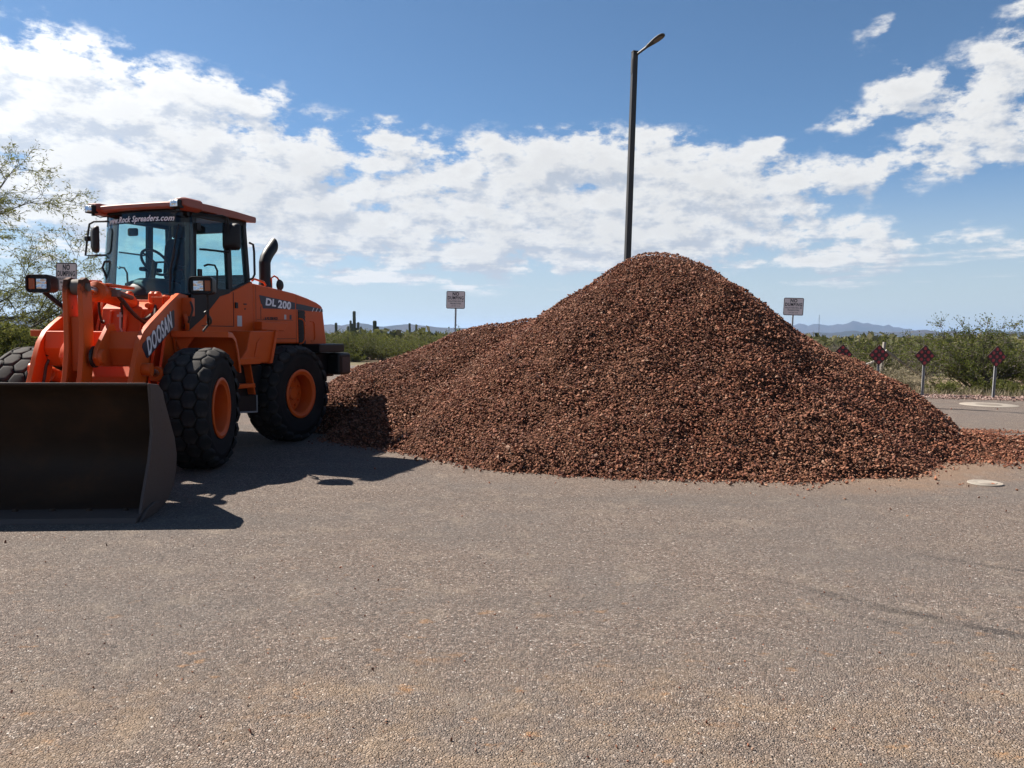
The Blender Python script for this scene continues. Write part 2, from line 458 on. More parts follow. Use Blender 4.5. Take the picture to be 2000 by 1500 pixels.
m, t, b = new_mat('desert_soil'); M['soil'] = m
p = world_pos(t)
n1 = t.noise(p, 0.06, 6, 0.6).outputs['Fac']; n2 = t.noise(p, 2.5, 6, 0.7).outputs['Fac']
c = t.mix(t.ss(n1, 0.38, 0.62), (0.16, 0.115, 0.078), (0.10, 0.095, 0.052))
c = t.mix(t.ss(n2, 0.45, 0.75), c, (0.21, 0.16, 0.115))
t.put(b.inputs['Base Color'], c); b.inputs['Roughness'].default_value = 0.95
b.inputs['Specular IOR Level'].default_value = 0.1
t.put(b.inputs['Normal'], t.bump(t.noise(p, 9, 6, 0.7).outputs['Fac'], 0.6, 0.05))

def soil_h(X, Y):
    r = np.sqrt(X * X + Y * Y)
    far = np.clip((r - 40) / 400, 0, 1)
    return -0.03 + far * (0.9 * np.sin(X * 0.011 + 1.3) * np.cos(Y * 0.007) - 0.9) - np.clip((r - 500) / 3000, 0, 1) * 6
def graded(n, lim):
    s = np.linspace(-1, 1, n); return np.sign(s) * np.abs(s) ** 3 * lim
me = grid_sheet('desert_ground', graded(121, 15000), graded(121, 15000), soil_h, M['soil'])
ground = link(bpy.data.objects.new('desert_ground', me)); tag(ground, kind='structure')

m, t, b = new_mat('worn_chipseal'); M['asphalt'] = m
p = world_pos(t)
v1 = t.voro(p, 78)
edge = t.node('ShaderNodeTexVoronoi', feature='DISTANCE_TO_EDGE'); t.put(edge.inputs['Vector'], p); edge.inputs['Scale'].default_value = 78
rnd = t.node('ShaderNodeSeparateColor'); t.put(rnd.inputs[0], v1.outputs['Color'])
stone = t.ramp(rnd.outputs[0], [(0.0, (0.050, 0.044, 0.040)), (0.22, (0.120, 0.098, 0.083)), (0.55, (0.190, 0.152, 0.126)), (0.82, (0.240, 0.196, 0.164)), (0.96, (0.29, 0.25, 0.215)), (1.0, (0.46, 0.42, 0.38))])
stone = t.mix(t.math('MULTIPLY', rnd.outputs[1], 0.35), stone, (0.17, 0.095, 0.066))
fine = t.noise(p, 420, 3, 0.6).outputs['Fac']
stone = t.mix(t.ss(edge.outputs[0], 0.0, 0.14, 0.92, 0.0), stone, (0.028, 0.023, 0.020))
pit = t.noise(p, 24, 6, 0.72).outputs['Fac']
stone = t.mix(t.ss(pit, 0.54, 0.66, 0.0, 0.72), stone, (0.050, 0.042, 0.037))
stone = t.mix(t.ss(pit, 0.46, 0.34, 0.0, 0.42), stone, (0.26, 0.222, 0.190))
grain = t.noise(p, 9.5, 5, 0.75).outputs['Fac']
stone = t.mix(t.ss(grain, 0.52, 0.68, 0.0, 0.35), stone, (0.075, 0.063, 0.055))
stone = t.mix(0.12, stone, t.mix(fine, (0.075, 0.062, 0.052), (0.27, 0.22, 0.185)))
big = t.noise(p, 0.55, 5, 0.6).outputs['Fac']; mid = t.noise(p, 2.7, 6, 0.65).outputs['Fac']
stone = t.mix(t.ss(big, 0.40, 0.66, 0.0, 0.42), stone, (0.10, 0.090, 0.083))
lane = t.noise(t.vmath('MULTIPLY', p, (0.16, 1.1, 1.0)), 0.9, 4, 0.55).outputs['Fac']
stone = t.mix(t.ss(lane, 0.50, 0.66, 0.0, 0.30), stone, (0.085, 0.075, 0.068))
stone = t.mix(t.ss(mid, 0.50, 0.78, 0.0, 0.40), stone, (0.24, 0.195, 0.150))
# ochre dirt patches left by earlier loads, denser towards the viewer
sp = t.node('ShaderNodeSeparateXYZ'); t.put(sp.inputs[0], p)
near = t.ss(sp.outputs[1], 6.0, 3.4)
veryn = t.math('MULTIPLY', t.ss(t.math('ADD', sp.outputs[1], t.math('MULTIPLY', t.noise(p, 0.9, 4).outputs['Fac'], 1.3)), 4.75, 4.05), t.ss(t.noise(p, 3.2, 6, 0.7).outputs['Fac'], 0.42, 0.66, 0.06, 0.42))
st = t.vmath('MULTIPLY', p, (1.0, 1.5, 1.0))
dirt = t.ss(t.noise(st, 1.15, 7, 0.68).outputs['Fac'], 0.60, 0.74)
dirt2 = t.ss(t.noise(st, 4.6, 5, 0.6).outputs['Fac'], 0.60, 0.74)
dm = t.math('MULTIPLY', t.math('MAXIMUM', t.math('MULTIPLY', dirt, 0.65), t.math('MULTIPLY', dirt2, 0.80)), t.math('MULTIPLY_ADD', near, 1.0, 0.14))
stone = t.mix(veryn, stone, t.mix(fine, (0.16, 0.105, 0.060), (0.26, 0.185, 0.120)))
stone = t.mix(dm, stone, t.mix(fine, (0.17, 0.080, 0.034), (0.27, 0.165, 0.085)))
# dust skirt round the toe of the gravel heap
dd = t.vmath('DISTANCE', t.vmath('MULTIPLY', p, (1, 1, 0)), (2.5, 13.5, 0))
dd = t.math('ADD', dd, t.math('MULTIPLY', t.math('SUBTRACT', mid, 0.5), 1.6))
rside = t.ss(sp.outputs[0], 2.6, 5.0)
skirt = t.math('MULTIPLY', t.ss(dd, 5.9, 4.9), t.math('MULTIPLY_ADD', rside, 0.62, 0.18))
stone = t.mix(skirt, stone, t.mix(fine, (0.135, 0.085, 0.056), (0.21, 0.145, 0.10)))
# dark tar seams
def seam(x0, y0, x1, y1, w, amt, wob=0.25):
    L = math.hypot(x1 - x0, y1 - y0); nx, ny = -(y1 - y0) / L, (x1 - x0) / L; tx, ty = (x1 - x0) / L, (y1 - y0) / L
    q = t.vmath('ADD', p, t.vmath('MULTIPLY', t.vmath('SUBTRACT', t.noise(p, 1.7, 4).outputs['Color'], (0.5, 0.5, 0.5)), (wob, wob, 0)))
    a = t.vmath('DOT_PRODUCT', q, (nx, ny, 0)); a = t.math('ABSOLUTE', t.math('SUBTRACT', a, x0 * nx + y0 * ny))
    l = t.vmath('DOT_PRODUCT', q, (tx, ty, 0)); l = t.math('SUBTRACT', l, x0 * tx + y0 * ty)
    inside = t.math('MULTIPLY', t.ss(l, -0.1, 0.25), t.ss(l, L + 0.1, L - 0.25))
    br = t.math('MULTIPLY', t.ss(t.noise(p, 2.6, 5, 0.7).outputs['Fac'], 0.34, 0.62), t.ss(t.noise(p, 45, 4, 0.7).outputs['Fac'], 0.38, 0.58, 0.35, 1.0))
    return t.math('MULTIPLY', t.math('MULTIPLY', t.ss(a, w, w * 0.35), inside), t.math('MULTIPLY', br, amt))
sm = t.math('MAXIMUM', seam(1.60, 5.42, 3.0, 4.12, 0.085, 0.80, 0.4), seam(3.15, 5.85, 4.0, 5.35, 0.05, 0.8))
sm = t.math('MAXIMUM', sm, seam(2.0, 4.62, 3.1, 3.92, 0.05, 0.45, 0.4))
stone = t.mix(sm, stone, (0.028, 0.025, 0.024))
t.put(b.inputs['Base Color'], t.vmath('MULTIPLY', stone, (1.42, 1.42, 1.42))); b.inputs['Roughness'].default_value = 0.92
b.inputs['Specular IOR Level'].default_value = 0.18
h = t.math('ADD', t.math('MULTIPLY', t.ss(edge.outputs[0], 0.0, 0.32), t.math('MULTIPLY_ADD', rnd.outputs[2], 0.8, 0.35)), t.math('MULTIPLY', t.noise(p, 34, 5, 0.65).outputs['Fac'], 1.8))
t.put(b.inputs['Normal'], t.bump(h, 1.0, 0.0125))

LOT = [(-40, -25), (40, -25), (40, 16.6), (14.2, 20.9), (11.0, 21.9), (6.0, 24.0), (0.0, 30.0), (-5.0, 38.5), (-9.0, 41.5), (-40, 62), (-60, 40), (-11.2, 20.0), (-9.6, 15.6), (-12.0, 12.5), (-40, 12)]
def lot_mesh():
    mb = MB()
    f = mb.face([(x, y, 0.0) for x, y in LOT])
    return mb
lot = lot_mesh().build('asphalt_lot', M['asphalt'], smooth=False); tag(lot, kind='structure')


# hills, each a ridge with its own depth
m, t, b = new_mat('far_hill_rock'); M['hill'] = m
p = world_pos(t)
c = t.mix(t.ss(t.noise(p, 0.004, 6, 0.6).outputs['Fac'], 0.4, 0.65), (0.046, 0.037, 0.032), (0.024, 0.026, 0.020))
t.put(b.inputs['Base Color'], c); b.inputs['Roughness'].default_value = 1.0; b.inputs['Specular IOR Level'].default_value = 0.0

def ridge(name, D, pts, depth, seed, rough=0.12):
    """pts: (azimuth deg, height m) crest polyline at distance D"""
    rng = np.random.default_rng(seed)
    az = np.linspace(pts[0][0], pts[-1][0], 180)
    hc = np.interp(az, [q[0] for q in pts], [q[1] for q in pts])
    k = np.array([1, 2, 3, 2, 1.]); k /= k.sum()
    hc = np.convolve(np.pad(hc, 2, 'edge'), k, 'valid')
    hc = hc + (hc - hc.min() + 4) * 0.10 * (rng.normal(size=180) * 0.35 + np.convolve(rng.normal(size=184), np.ones(5) / 2.5, 'valid'))
    V = []
    rows = np.linspace(-1, 1, 25)
    ph = rng.uniform(0, 6.28, 12)
    for r_ in rows:
        prof = (1 - abs(r_)) ** 1.15
        gully = sum(np.sin(az * f * 2.3 + ph[i] + r_ * (2 + i)) / (i + 1.5) for i, f in enumerate((0.8, 1.7, 3.1, 5.3, 9.1)))
        hh = hc * prof * (1 + rough * gully * abs(r_) * 2.2) - 12 * (abs(r_) > 0.98)
        d = D + r_ * depth + 0.15 * depth * np.sin(az * 0.6 + ph[5]) * (1 - abs(r_))
        a = np.radians(az)
        V.append(np.stack([np.sin(a) * d, np.cos(a) * d, hh - 6.5], -1))
    V = np.array(V); n0, n1, _ = V.shape
    i = np.arange(n1 - 1)[None, :] + n1 * np.arange(n0 - 1)[:, None]
    f = np.stack([i, i + 1, i + 1 + n1, i + n1], -1).reshape(-1, 4)
    me = mesh_np(name, V.reshape(-1, 3), f, M['hill'], smooth=True)
    o = link(bpy.data.objects.new(name, me)); tag(o, kind='structure')
    return o
def hh(px_up, D): return px_up / 1500.0 * D + 8.0
D = 4200.0
ridge('hills', D, [(-60, hh(10, D)), (-50, hh(26, D)), (-40, hh(14, D)), (-33, hh(20, D)), (-25, hh(12, D)), (-18, hh(24, D)), (-14, hh(20, D)), (-13.2, hh(20, D)), (-12.3, hh(14, D)), (-11.4, hh(22, D)),
                   (-10.6, hh(20, D)), (-9.2, hh(13, D)), (-8.5, hh(19, D)), (-7.1, hh(24, D)), (-6.3, hh(19, D)), (-5.2, hh(15, D)), (-4.3, hh(11, D)), (-3.4, hh(13, D)), (-1, hh(9, D)), (3, hh(12, D)), (8, hh(6, D))], 420, 3)
D = 8500.0
ridge('mountains', D, [(6, hh(2, D)), (14, hh(14, D)), (19, hh(22, D)), (21.1, hh(24, D)), (21.9, hh(27, D)), (22.7, hh(23, D)), (24.0, hh(25, D)), (25.2, hh(23, D)), (26.6, hh(20, D)), (27.6, hh(15, D)), (29.0, hh(8, D)), (33, hh(6, D)), (40, hh(12, D)), (50, hh(20, D)), (62, hh(8, D))], 700, 8)
D = 4600.0
ridge('hills', D, [(14, hh(1, D)), (19, hh(6, D)), (22, hh(9, D)), (25, hh(12, D)), (27.0, hh(12, D)), (28.2, hh(15, D)), (28.9, hh(9, D)), (29.6, hh(14, D)), (30.4, hh(14, D)), (31.1, hh(10, D)), (31.9, hh(15, D)), (32.7, hh(10, D)), (34, hh(13, D)), (38, hh(8, D)), (46, hh(18, D)), (58, hh(6, D))], 420, 5)

# ------------------------------------------------------------------ gravel heap
rng = np.random.default_rng(11)
def vnoise(X, Y, s, seed):
    """smooth value noise"""
    r = np.random.default_rng(seed); G = r.uniform(-1, 1, (128, 128))
    x = X / s + 500.37; y = Y / s + 500.71
    xi = np.floor(x).astype(int); yi = np.floor(y).astype(int); fx = x - xi; fy = y - yi
    fx = fx * fx * (3 - 2 * fx); fy = fy * fy * (3 - 2 * fy)
    g = lambda a, b_: G[a % 128, b_ % 128]
    return (g(xi, yi) * (1 - fx) + g(xi + 1, yi) * fx) * (1 - fy) + (g(xi, yi + 1) * (1 - fx) + g(xi + 1, yi + 1) * fx) * fy
def smax(a, b_, k):
    h_ = np.clip(0.5 + 0.5 * (a - b_) / k, 0, 1)
    return b_ * (1 - h_) + a * h_ + k * h_ * (1 - h_)
def seg_d(X, Y, ax, ay, bx, by):
    dx, dy = bx - ax, by - ay
    t_ = np.clip(((X - ax) * dx + (Y - ay) * dy) / (dx * dx + dy * dy), 0, 1)
    return np.hypot(X - ax - t_ * dx, Y - ay - t_ * dy), t_
def pile_h(X, Y):
    X = np.asarray(X, float); Y = np.asarray(Y, float)
    wx = X + 0.22 * vnoise(X, Y, 1.3, 1) + 0.08 * vnoise(X, Y, 0.5, 2); wy = Y + 0.22 * vnoise(X, Y, 1.3, 3) + 0.08 * vnoise(X, Y, 0.5, 4)
    d = np.hypot((wx - 2.47) * np.where(wx > 2.47, 0.925, 0.965), (wy - 13.5) * np.where(wy < 13.5, 1.05, 1.0))
    r = np.sqrt(d * d + 0.50 ** 2) - 0.50
    A = 3.12 - 0.738 * r + 0.005 * r * r
    d2, t2 = seg_d(wx, wy, 0.35, 14.6, -3.5, 14.6)
    r2 = np.sqrt(d2 * d2 + 0.6 ** 2) - 0.6
    B = (2.02 - 0.55 * t2 - 0.72 * t2 * t2) - 0.62 * r2
    d3, t3 = seg_d(wx, wy, 2.9, 9.6, 3.45, 9.1)
    C = 0.30 - 0.16 * t3 - 0.58 * d3
    d4, t4 = seg_d(wx, wy, 5.6, 11.3, 10.5, 11.15)
    E_ = 0.30 - 0.06 * t4 - 0.30 * d4 + 0.05 * vnoise(X, Y, 0.7, 9)
    d5, t5 = seg_d(wx, wy, -0.6, 12.0, -2.6, 13.2)
    F_ = 0.95 - 0.15 * t5 - 0.60 * d5
    h = smax(A, B, 0.10); h = smax(h, F_, 0.22); h = smax(h, C, 0.10); h = smax(h, E_, 0.12)
    h = h + 0.035 * vnoise(X, Y, 0.33, 7) + 0.05 * vnoise(X, Y, 0.9, 8)
    # nothing lies inside the loader's rear wheel track
    u = (X + 4.94) * 0.9426 - (Y - 10.89) * 0.3338; bk = (X + 4.94) * 0.3338 + (Y - 10.89) * 0.9426
    h = np.minimum(h, np.maximum(u - 1.27, bk - 2.42) * 1.0)
    return np.minimum(h, (X + 4.35) * 0.8)

m, t, b = new_mat('heap_core_fines'); M['fines'] = m
p = world_pos(t)
t.put(b.inputs['Base Color'], t.mix(t.noise(p, 40, 5, 0.7).outputs['Fac'], (0.035, 0.016, 0.010), (0.13, 0.060, 0.036)))
b.inputs['Roughness'].default_value = 1.0; b.inputs['Specular IOR Level'].default_value = 0.1
t.put(b.inputs['Normal'], t.bump(t.voro(p, 26).outputs['Distance'], 1.0, 0.05))

m, t, b = new_mat('red_brown_crushed_rock'); M['rock'] = m
geo = t.node('ShaderNodeNewGeometry'); oi = t.node('ShaderNodeObjectInfo')
rv = t.math('FRACT', t.math('ADD', geo.outputs['Random Per Island'], oi.outputs['Random']))
c = t.ramp(rv, [(0.0, (0.085, 0.028, 0.017)), (0.22, (0.19, 0.060, 0.030)), (0.5, (0.29, 0.100, 0.048)), (0.76, (0.34, 0.132, 0.066)), (0.93, (0.38, 0.185, 0.105)), (1.0, (0.45, 0.30, 0.21))])
p = geo.outputs['Position']
c = t.mix(t.math('MULTIPLY', t.noise(p, 70, 4, 0.65).outputs['Fac'], 0.55), c, (0.060, 0.026, 0.018))
c = t.mix(t.ss(t.noise(p, 0.8, 4).outputs['Fac'], 0.45, 0.7, 0.0, 0.30), c, (0.26, 0.135, 0.080))
c = t.mix(t.ss(t.noise(t.vmath('MULTIPLY', p, (1.0, 1.0, 0.55)), 1.25, 5, 0.6).outputs['Fac'], 0.50, 0.72, 0.0, 0.55), c, (0.085, 0.032, 0.022))
t.put(b.inputs['Base Color'], t.vmath('MULTIPLY', c, (0.90, 0.92, 0.94))); b.inputs['Roughness'].default_value = 0.80
b.inputs['Specular IOR Level'].default_value = 0.3
t.put(b.inputs['Normal'], t.bump(t.noise(p, 130, 4, 0.6).outputs['Fac'], 0.5, 0.006))

def rock_shapes(n, npts=11, seed=5):
    rg = np.random.default_rng(seed); out = []
    while len(out) < n:
        q = rg.normal(size=(npts, 3)); q /= np.linalg.norm(q, axis=1)[:, None]
        q *= rg.uniform(0.72, 1.0, (npts, 1)); q *= np.array([1.0, rg.uniform(0.62, 0.92), rg.uniform(0.42, 0.70)])
        bm = bmesh.new()
        for v in q: bm.verts.new(v)
        r_ = bmesh.ops.convex_hull(bm, input=bm.verts)
        dead = [g for g in r_['geom_interior'] if isinstance(g, bmesh.types.BMVert)] + [g for g in r_['geom_unused'] if isinstance(g, bmesh.types.BMVert)]
        bmesh.ops.delete(bm, geom=list(set(dead)), context='VERTS')
        bmesh.ops.triangulate(bm, faces=bm.faces)
        bm.verts.index_update(); bmesh.ops.recalc_face_normals(bm, faces=bm.faces)
        V = np.array([v.co[:] for v in bm.verts]); F = np.array([[v.index for v in f.verts] for f in bm.faces])
        bm.free()
        out.append((V, F))
    return out
ROCKS = rock_shapes(14)
def rand_rot(n, rg):
    q = rg.normal(size=(n, 4)); q /= np.linalg.norm(q, axis=1)[:, None]
    w, x, y, z = q.T
    return np.stack([1 - 2 * (y * y + z * z), 2 * (x * y - z * w), 2 * (x * z + y * w), 2 * (x * y + z * w), 1 - 2 * (x * x + z * z), 2 * (y * z - x * w), 2 * (x * z - y * w), 2 * (y * z + x * w), 1 - 2 * (x * x + y * y)], -1).reshape(n, 3, 3)
def lying_rot(n, rg):
    """stones come to rest on their flat side: any heading, moderate tilt"""
    a = rg.uniform(0, 2 * np.pi, n); x, y = rg.normal(0, 0.42, n), rg.normal(0, 0.42, n)
    def rot(t_, i, j):
        m_ = np.tile(np.eye(3), (n, 1, 1)); m_[:, i, i] = np.cos(t_); m_[:, j, j] = np.cos(t_); m_[:, i, j] = -np.sin(t_); m_[:, j, i] = np.sin(t_); return m_
    return rot(x, 1, 2) @ rot(y, 2, 0) @ rot(a, 0, 1)
def rocks_mesh(name, pos, size, mat, rg):
    n = len(pos); which = rg.integers(0, len(ROCKS), n); Rm = lying_rot(n, rg)
    VV, FF, off = [], [], 0
    for k, (V, F) in enumerate(ROCKS):
        idx = np.nonzero(which == k)[0]
        if not len(idx): continue
        W = np.einsum('nij,vj->nvi', Rm[idx], V) * size[idx][:, None, None] + pos[idx][:, None, :]
        VV.append(W.reshape(-1, 3))
        FF.append((F[None] + off + (np.arange(len(idx)) * len(V))[:, None, None]).reshape(-1, 3)); off += len(idx) * len(V)
    return mesh_np(name, np.concatenate(VV), np.concatenate(FF), mat)

pile = empty('gravel_heap', (2.5, 13.5, 0)); tag(pile, 'tall heap of loose red brown crushed rock with a lower ridge behind the wheel loader', 'gravel heap')
def to_pile(o):
    o.parent = pile; o.matrix_parent_inverse = Matrix.Translation(pile.location).inverted(); return o
core = grid_sheet('heap_core', np.arange(-7.5, 11.6, 0.07), np.arange(7.6, 19.6, 0.07), lambda X, Y: np.maximum(pile_h(X, Y) - 0.045, -0.12), M['fines'])
o = link(bpy.data.objects.new('packed_core', core)); to_pile(o)

N = 385000
X = rng.uniform(-7.2, 11.4, N); Y = rng.uniform(7.8, 19.4, N)
H = pile_h(X, Y)
e = 0.05
gx = (pile_h(X + e, Y) - H) / e; gy = (pile_h(X, Y + e) - H) / e
nz = np.sqrt(1 + gx * gx + gy * gy)
facing = (gx * (-X) * -1 + gy * Y) / np.hypot(X, Y)          # > 0 where the slope faces the viewer's side
front = facing > -0.35
keep = (H > 0.0) & (rng.uniform(0, 1, N) < np.where(front, 0.72, 0.22) * np.clip(nz / 1.25, 0.7, 1.2))
Ul = (X + 4.94) * 0.9426 - (Y - 10.89) * 0.3338; Bk = (X + 4.94) * 0.3338 + (Y - 10.89) * 0.9426
toe = (H <= 0.0) & (H > -0.75) & ~((Ul < 1.24) & (Bk < 2.40)) & (X > -4.4)
ke = toe & (rng.uniform(0, 1, N) < 0.42 * np.exp(H / 0.045) + 0.0055 * np.exp(H / 0.32))
sz = np.exp(rng.normal(math.log(0.0200), 0.32, N)).clip(0.009, 0.046)
Z = np.maximum(H, 0) + rng.uniform(-0.35, 0.75, N) * sz
Z[toe] = sz[toe] * 0.55
def pick(mask): return np.stack([X[mask], Y[mask], Z[mask]], -1), sz[mask]
P_, S_ = pick(keep | ke)
Rk = np.random.default_rng(4)
# the three hundred rocks that show largest lie along the near toe; each is a part
score = S_ / np.hypot(P_[:, 0], P_[:, 1]); on = (P_[:, 1] < 10.0) & (P_[:, 0] > -0.6) & (P_[:, 0] < 5.2)
big = np.argsort(-np.where(on, score, 0))[:300]
rest = np.ones(len(P_), bool); rest[big] = False
o = link(bpy.data.objects.new('loose_rock', rocks_mesh('loose_rock', P_[rest], S_[rest], M['rock'], Rk))); tag(o, kind='stuff'); to_pile(o)
print('rocks', rest.sum())
rock_me = [mesh_np('rock', V, F, M['rock']) for V, F in ROCKS]
for i in big:
    o = link(bpy.data.objects.new('rock', rock_me[Rk.integers(0, len(rock_me))]))
    o.location = P_[i]; s_ = float(S_[i]); o.scale = (s_, s_, s_)
    o.rotation_euler = tuple(Rk.uniform(0, 6.28, 3)); to_pile(o)

# a thin spill on the lot behind the heap's right foot
n = 2600; X2 = rng.normal(8.35, 0.42, n); Y2 = rng.normal(13.85, 0.17, n)
s2 = np.exp(rng.normal(math.log(0.019), 0.25, n)).clip(0.01, 0.035)
kk = rng.uniform(0, 1, n) < 0.36
o = link(bpy.data.objects.new('spilled_gravel', rocks_mesh('spilled_gravel', np.stack([X2, Y2, s2 * 0.6], -1)[kk], s2[kk], M['rock'], Rk))); tag(o, kind='stuff')
# pinkish decomposed granite strip along the lot's far right edge
m, t, b = new_mat('pink_strip_stone'); M['pinkrock'] = m
geo = t.node('ShaderNodeNewGeometry')
t.put(b.inputs['Base Color'], t.ramp(geo.outputs['Random Per Island'], [(0, (0.11, 0.065, 0.055)), (0.4, (0.19, 0.115, 0.095)), (0.8, (0.26, 0.17, 0.14)), (1, (0.34, 0.27, 0.24))]))
b.inputs['Roughness'].default_value = 0.9
n = 15000; tt = rng.uniform(0, 1, n)
path = np.array([(4.5, 24.75), (8.5, 23.1), (11.2, 22.15), (14.5, 21.1), (22.0, 18.9), (26.0, 18.0)])
pu = np.linspace(0, 1, len(path)); X3 = np.interp(tt, pu, path[:, 0]); Y3 = np.interp(tt, pu, path[:, 1])
off = np.clip(rng.normal(0.35, 0.42, n), -0.7, 1.6); X3 = X3 + off * 0.3; Y3 = Y3 + off * 0.95
s3 = np.exp(rng.normal(math.log(0.026), 0.35, n)).clip(0.012, 0.07)
o = link(bpy.data.objects.new('gravel_strip', rocks_mesh('gravel_strip', np.stack([X3, Y3, s3 * 0.5], -1), s3, M['pinkrock'], Rk))); tag(o, kind='stuff')

# stray stones lying on the chipseal: fine grit as stuff, the larger ones as things
n = 2600; dY = 2.2 + 7.2 * rng.uniform(0, 1, n) ** 1.25; dX = rng.uniform(-0.75, 0.78, n) * dY
s4 = np.exp(rng.normal(math.log(0.0042), 0.4, n)).clip(0.002, 0.012)
o = link(bpy.data.objects.new('grit', rocks_mesh('grit', np.stack([dX, dY, s4 * 0.6], -1), s4, M['rock'], Rk))); tag(o, kind='stuff')

stones = [(488, 1433, .017), (728, 1310, .012), (1035, 1443, .014), (1204, 1461, .012), (1380, 1413, .011), (881, 1447, .012), (690, 1422, .010), (208, 1066, .016), (10, 1060, .018), (1010, 1228, .010), (1496, 950, .028),
          (1878, 908, .024), (1772, 1010, .020), (1944, 843, .03), (1858, 800, .03), (1948, 800, .026), (1826, 872, .03), (1740, 996, .018), (1965, 1000, .018), (1912, 973, .016), (1875, 948, .022), (1892, 951, .02), (1930, 880, .024), (1790, 925, .022), (1848, 922, .022), (1812, 913, .024), (1300, 962, .020), (1085, 945, .02)]
def ground_at(px, py):
    """where the line of sight through a photo pixel meets the lot"""
    d = cam.matrix_world.to_3x3() @ Vector(((px - 1000) / 1500.0, -(py - 750) / 1500.0, -1.0))
    k = -1.68 / d.z
    return Vector((d.x * k, d.y * k, 0.0))
for i, (px, py, s_) in enumerate(stones):
    o = link(bpy.data.objects.new('stray_stone', rock_me[i % len(rock_me)]))
    q = ground_at(px, py); o.location = (q.x, q.y, s_ * 0.55); o.scale = (s_, s_, s_ * 0.9); o.rotation_euler = tuple(Rk.uniform(0, 6.28, 3))
    tag(o, 'small dark red brown stone lying loose on the open chipseal', 'stone', 'stray stones on the lot')

# ------------------------------------------------------------------ street furniture
def rounded_rect(w, h, r, n=5):
    pts = []
    for cx, cy, a0 in ((w / 2 - r, h / 2 - r, 0), (-w / 2 + r, h / 2 - r, 90), (-w / 2 + r, -h / 2 + r, 180), (w / 2 - r, -h / 2 + r, 270)):
        for k in range(n + 1):
            a = R(a0 + 90 * k / n); pts.append((cx + r * math.cos(a), cy + r * math.sin(a)))
    return pts
def frame_ring(mb, w, h, r, t_, y0, y1):
    """flat rounded ring in the x-z plane, thickness y0..y1"""
    A = rounded_rect(w, h, r); B = rounded_rect(w - 2 * t_, h - 2 * t_, max(0.004, r - t_))
    n = len(A)
    ring = [[mb.bm.verts.new((p[0], y, p[1])) for p in P_] for (P_, y) in ((A, y0), (A, y1), (B, y1), (B, y0))]
    for a in range(4):
        b_ = (a + 1) % 4
        for i in range(n): mb.bm.faces.new([ring[a][i], ring[a][(i + 1) % n], ring[b_][(i + 1) % n], ring[b_][i]])

def make_sign():
    """NO DUMPING panel facing -y; origin at the foot"""
    root = empty('dumping_sign')
    mb = MB(); mb.box((0, 0.035, 1.32), (0.05, 0.05, 2.64)); mb.build('post', M['galv'], root, bevel=0.004)
    mb = MB(); mb.prism([(x, z + 2.80) for x, z in rounded_rect(0.61, 0.56, 0.045)], 'y', -0.003, 0.003)
    pn = mb.build('panel', M['sign_white'], root)
    mb = MB(); frame_ring(mb, 0.605, 0.555, 0.044, 0.018, -0.0055, -0.0035); bo = mb.build('border', M['sign_black'], pn); bo.location.z = 2.80
    RX = Matrix.Rotation(R(90), 4, 'X')
    for body, z, size, sx, bold in (('NO', 2.985, 0.150, 0.86, 0.005), ('DUMPING', 2.86, 0.145, 0.74, 0.004), ('VIOLATORS WILL BE', 2.757, 0.062, 0.80, 0.0012), ('PROSECUTED', 2.682, 0.062, 0.84, 0.0012), ('CITY ORD. 13-1-8', 2.605, 0.040, 0.80, 0.0006)):
        text_mesh('lettering', body, size, M['sign_black'], pn, Matrix.Translation((0, -0.0045, z)) @ RX, bold=bold, sx=sx, spacing=1.12, depth=0.0008)
    for z in (3.03, 2.56):
        mb = MB(); mb.lathe([(0.001, -0.004), (0.009, -0.003), (0.011, 0.002)], 'y', (0.0, -0.003, z), 10); mb.build('bolt', M['galv'], root)
    return root
sg = make_sign()
sg.location = (-1.87, 24.7, 0); sg.rotation_euler = (0, R(1.0), R(-8))
tag(sg, 'white no dumping sign on a grey post, behind the low ridge of the gravel heap', 'sign', 'no dumping signs round the lot')
s2 = copy_tree(sg); s2.location = (8.93, 24.75, -0.13); s2.rotation_euler = (0, R(1.6), R(-14))
tag(s2, 'white no dumping sign on a grey post, over the right flank of the heap', 'sign', 'no dumping signs round the lot')
s3 = copy_tree(sg); s3.location = (-9.02, 15.4, -0.02); s3.rotation_euler = (R(-1), R(2.4), R(-24))
tag(s3, 'dusty no dumping sign with foliage across it, between the palo verde and the loader', 'sign', 'no dumping signs round the lot')

# lamp standard: square pole turned on the diagonal, short raised arm, flat lamp head
lp = empty('street_lamp', (3.18, 22.0, 0), R(-14)); lp.scale = (0.94, 0.94, 0.94); tag(lp, 'tall dark street lamp on a square pole rising behind the gravel heap', 'street lamp')
lp.rotation_euler = (R(0.2), R(1.15), R(-22))
mb = MB(); mb.loft([[(-w, -w, z), (w, -w, z), (w, w, z), (-w, w, z)] for z, w in ((0.0, 0.088), (10.16, 0.078))]); pl = mb.build('pole', M['pole'], lp, bevel=0.012, rz=R(37))
mb = MB(); mb.box((0, 0, 0.012), (0.36, 0.36, 0.024)); mb.build('base_plate', M['pole'], lp, bevel=0.005, rz=R(37))
mb = MB(); mb.box((0, 0, 10.185), (0.17, 0.17, 0.04)); mb.build('pole_cap', M['pole'], lp, bevel=0.012, rz=R(37))
mb = MB(); mb.box((-0.085, -0.0, 9.76), (0.012, 0.11, 0.42)); mb.build('hand_hole_cover', M['pole'], lp, bevel=0.003, rz=R(37))
mb = MB(); mb.tube([(0.05, -0.03, 10.08), (0.22, -0.11, 10.15), (0.42, -0.20, 10.23)], 0.038, 10); mb.build('arm', M['pole'], lp)
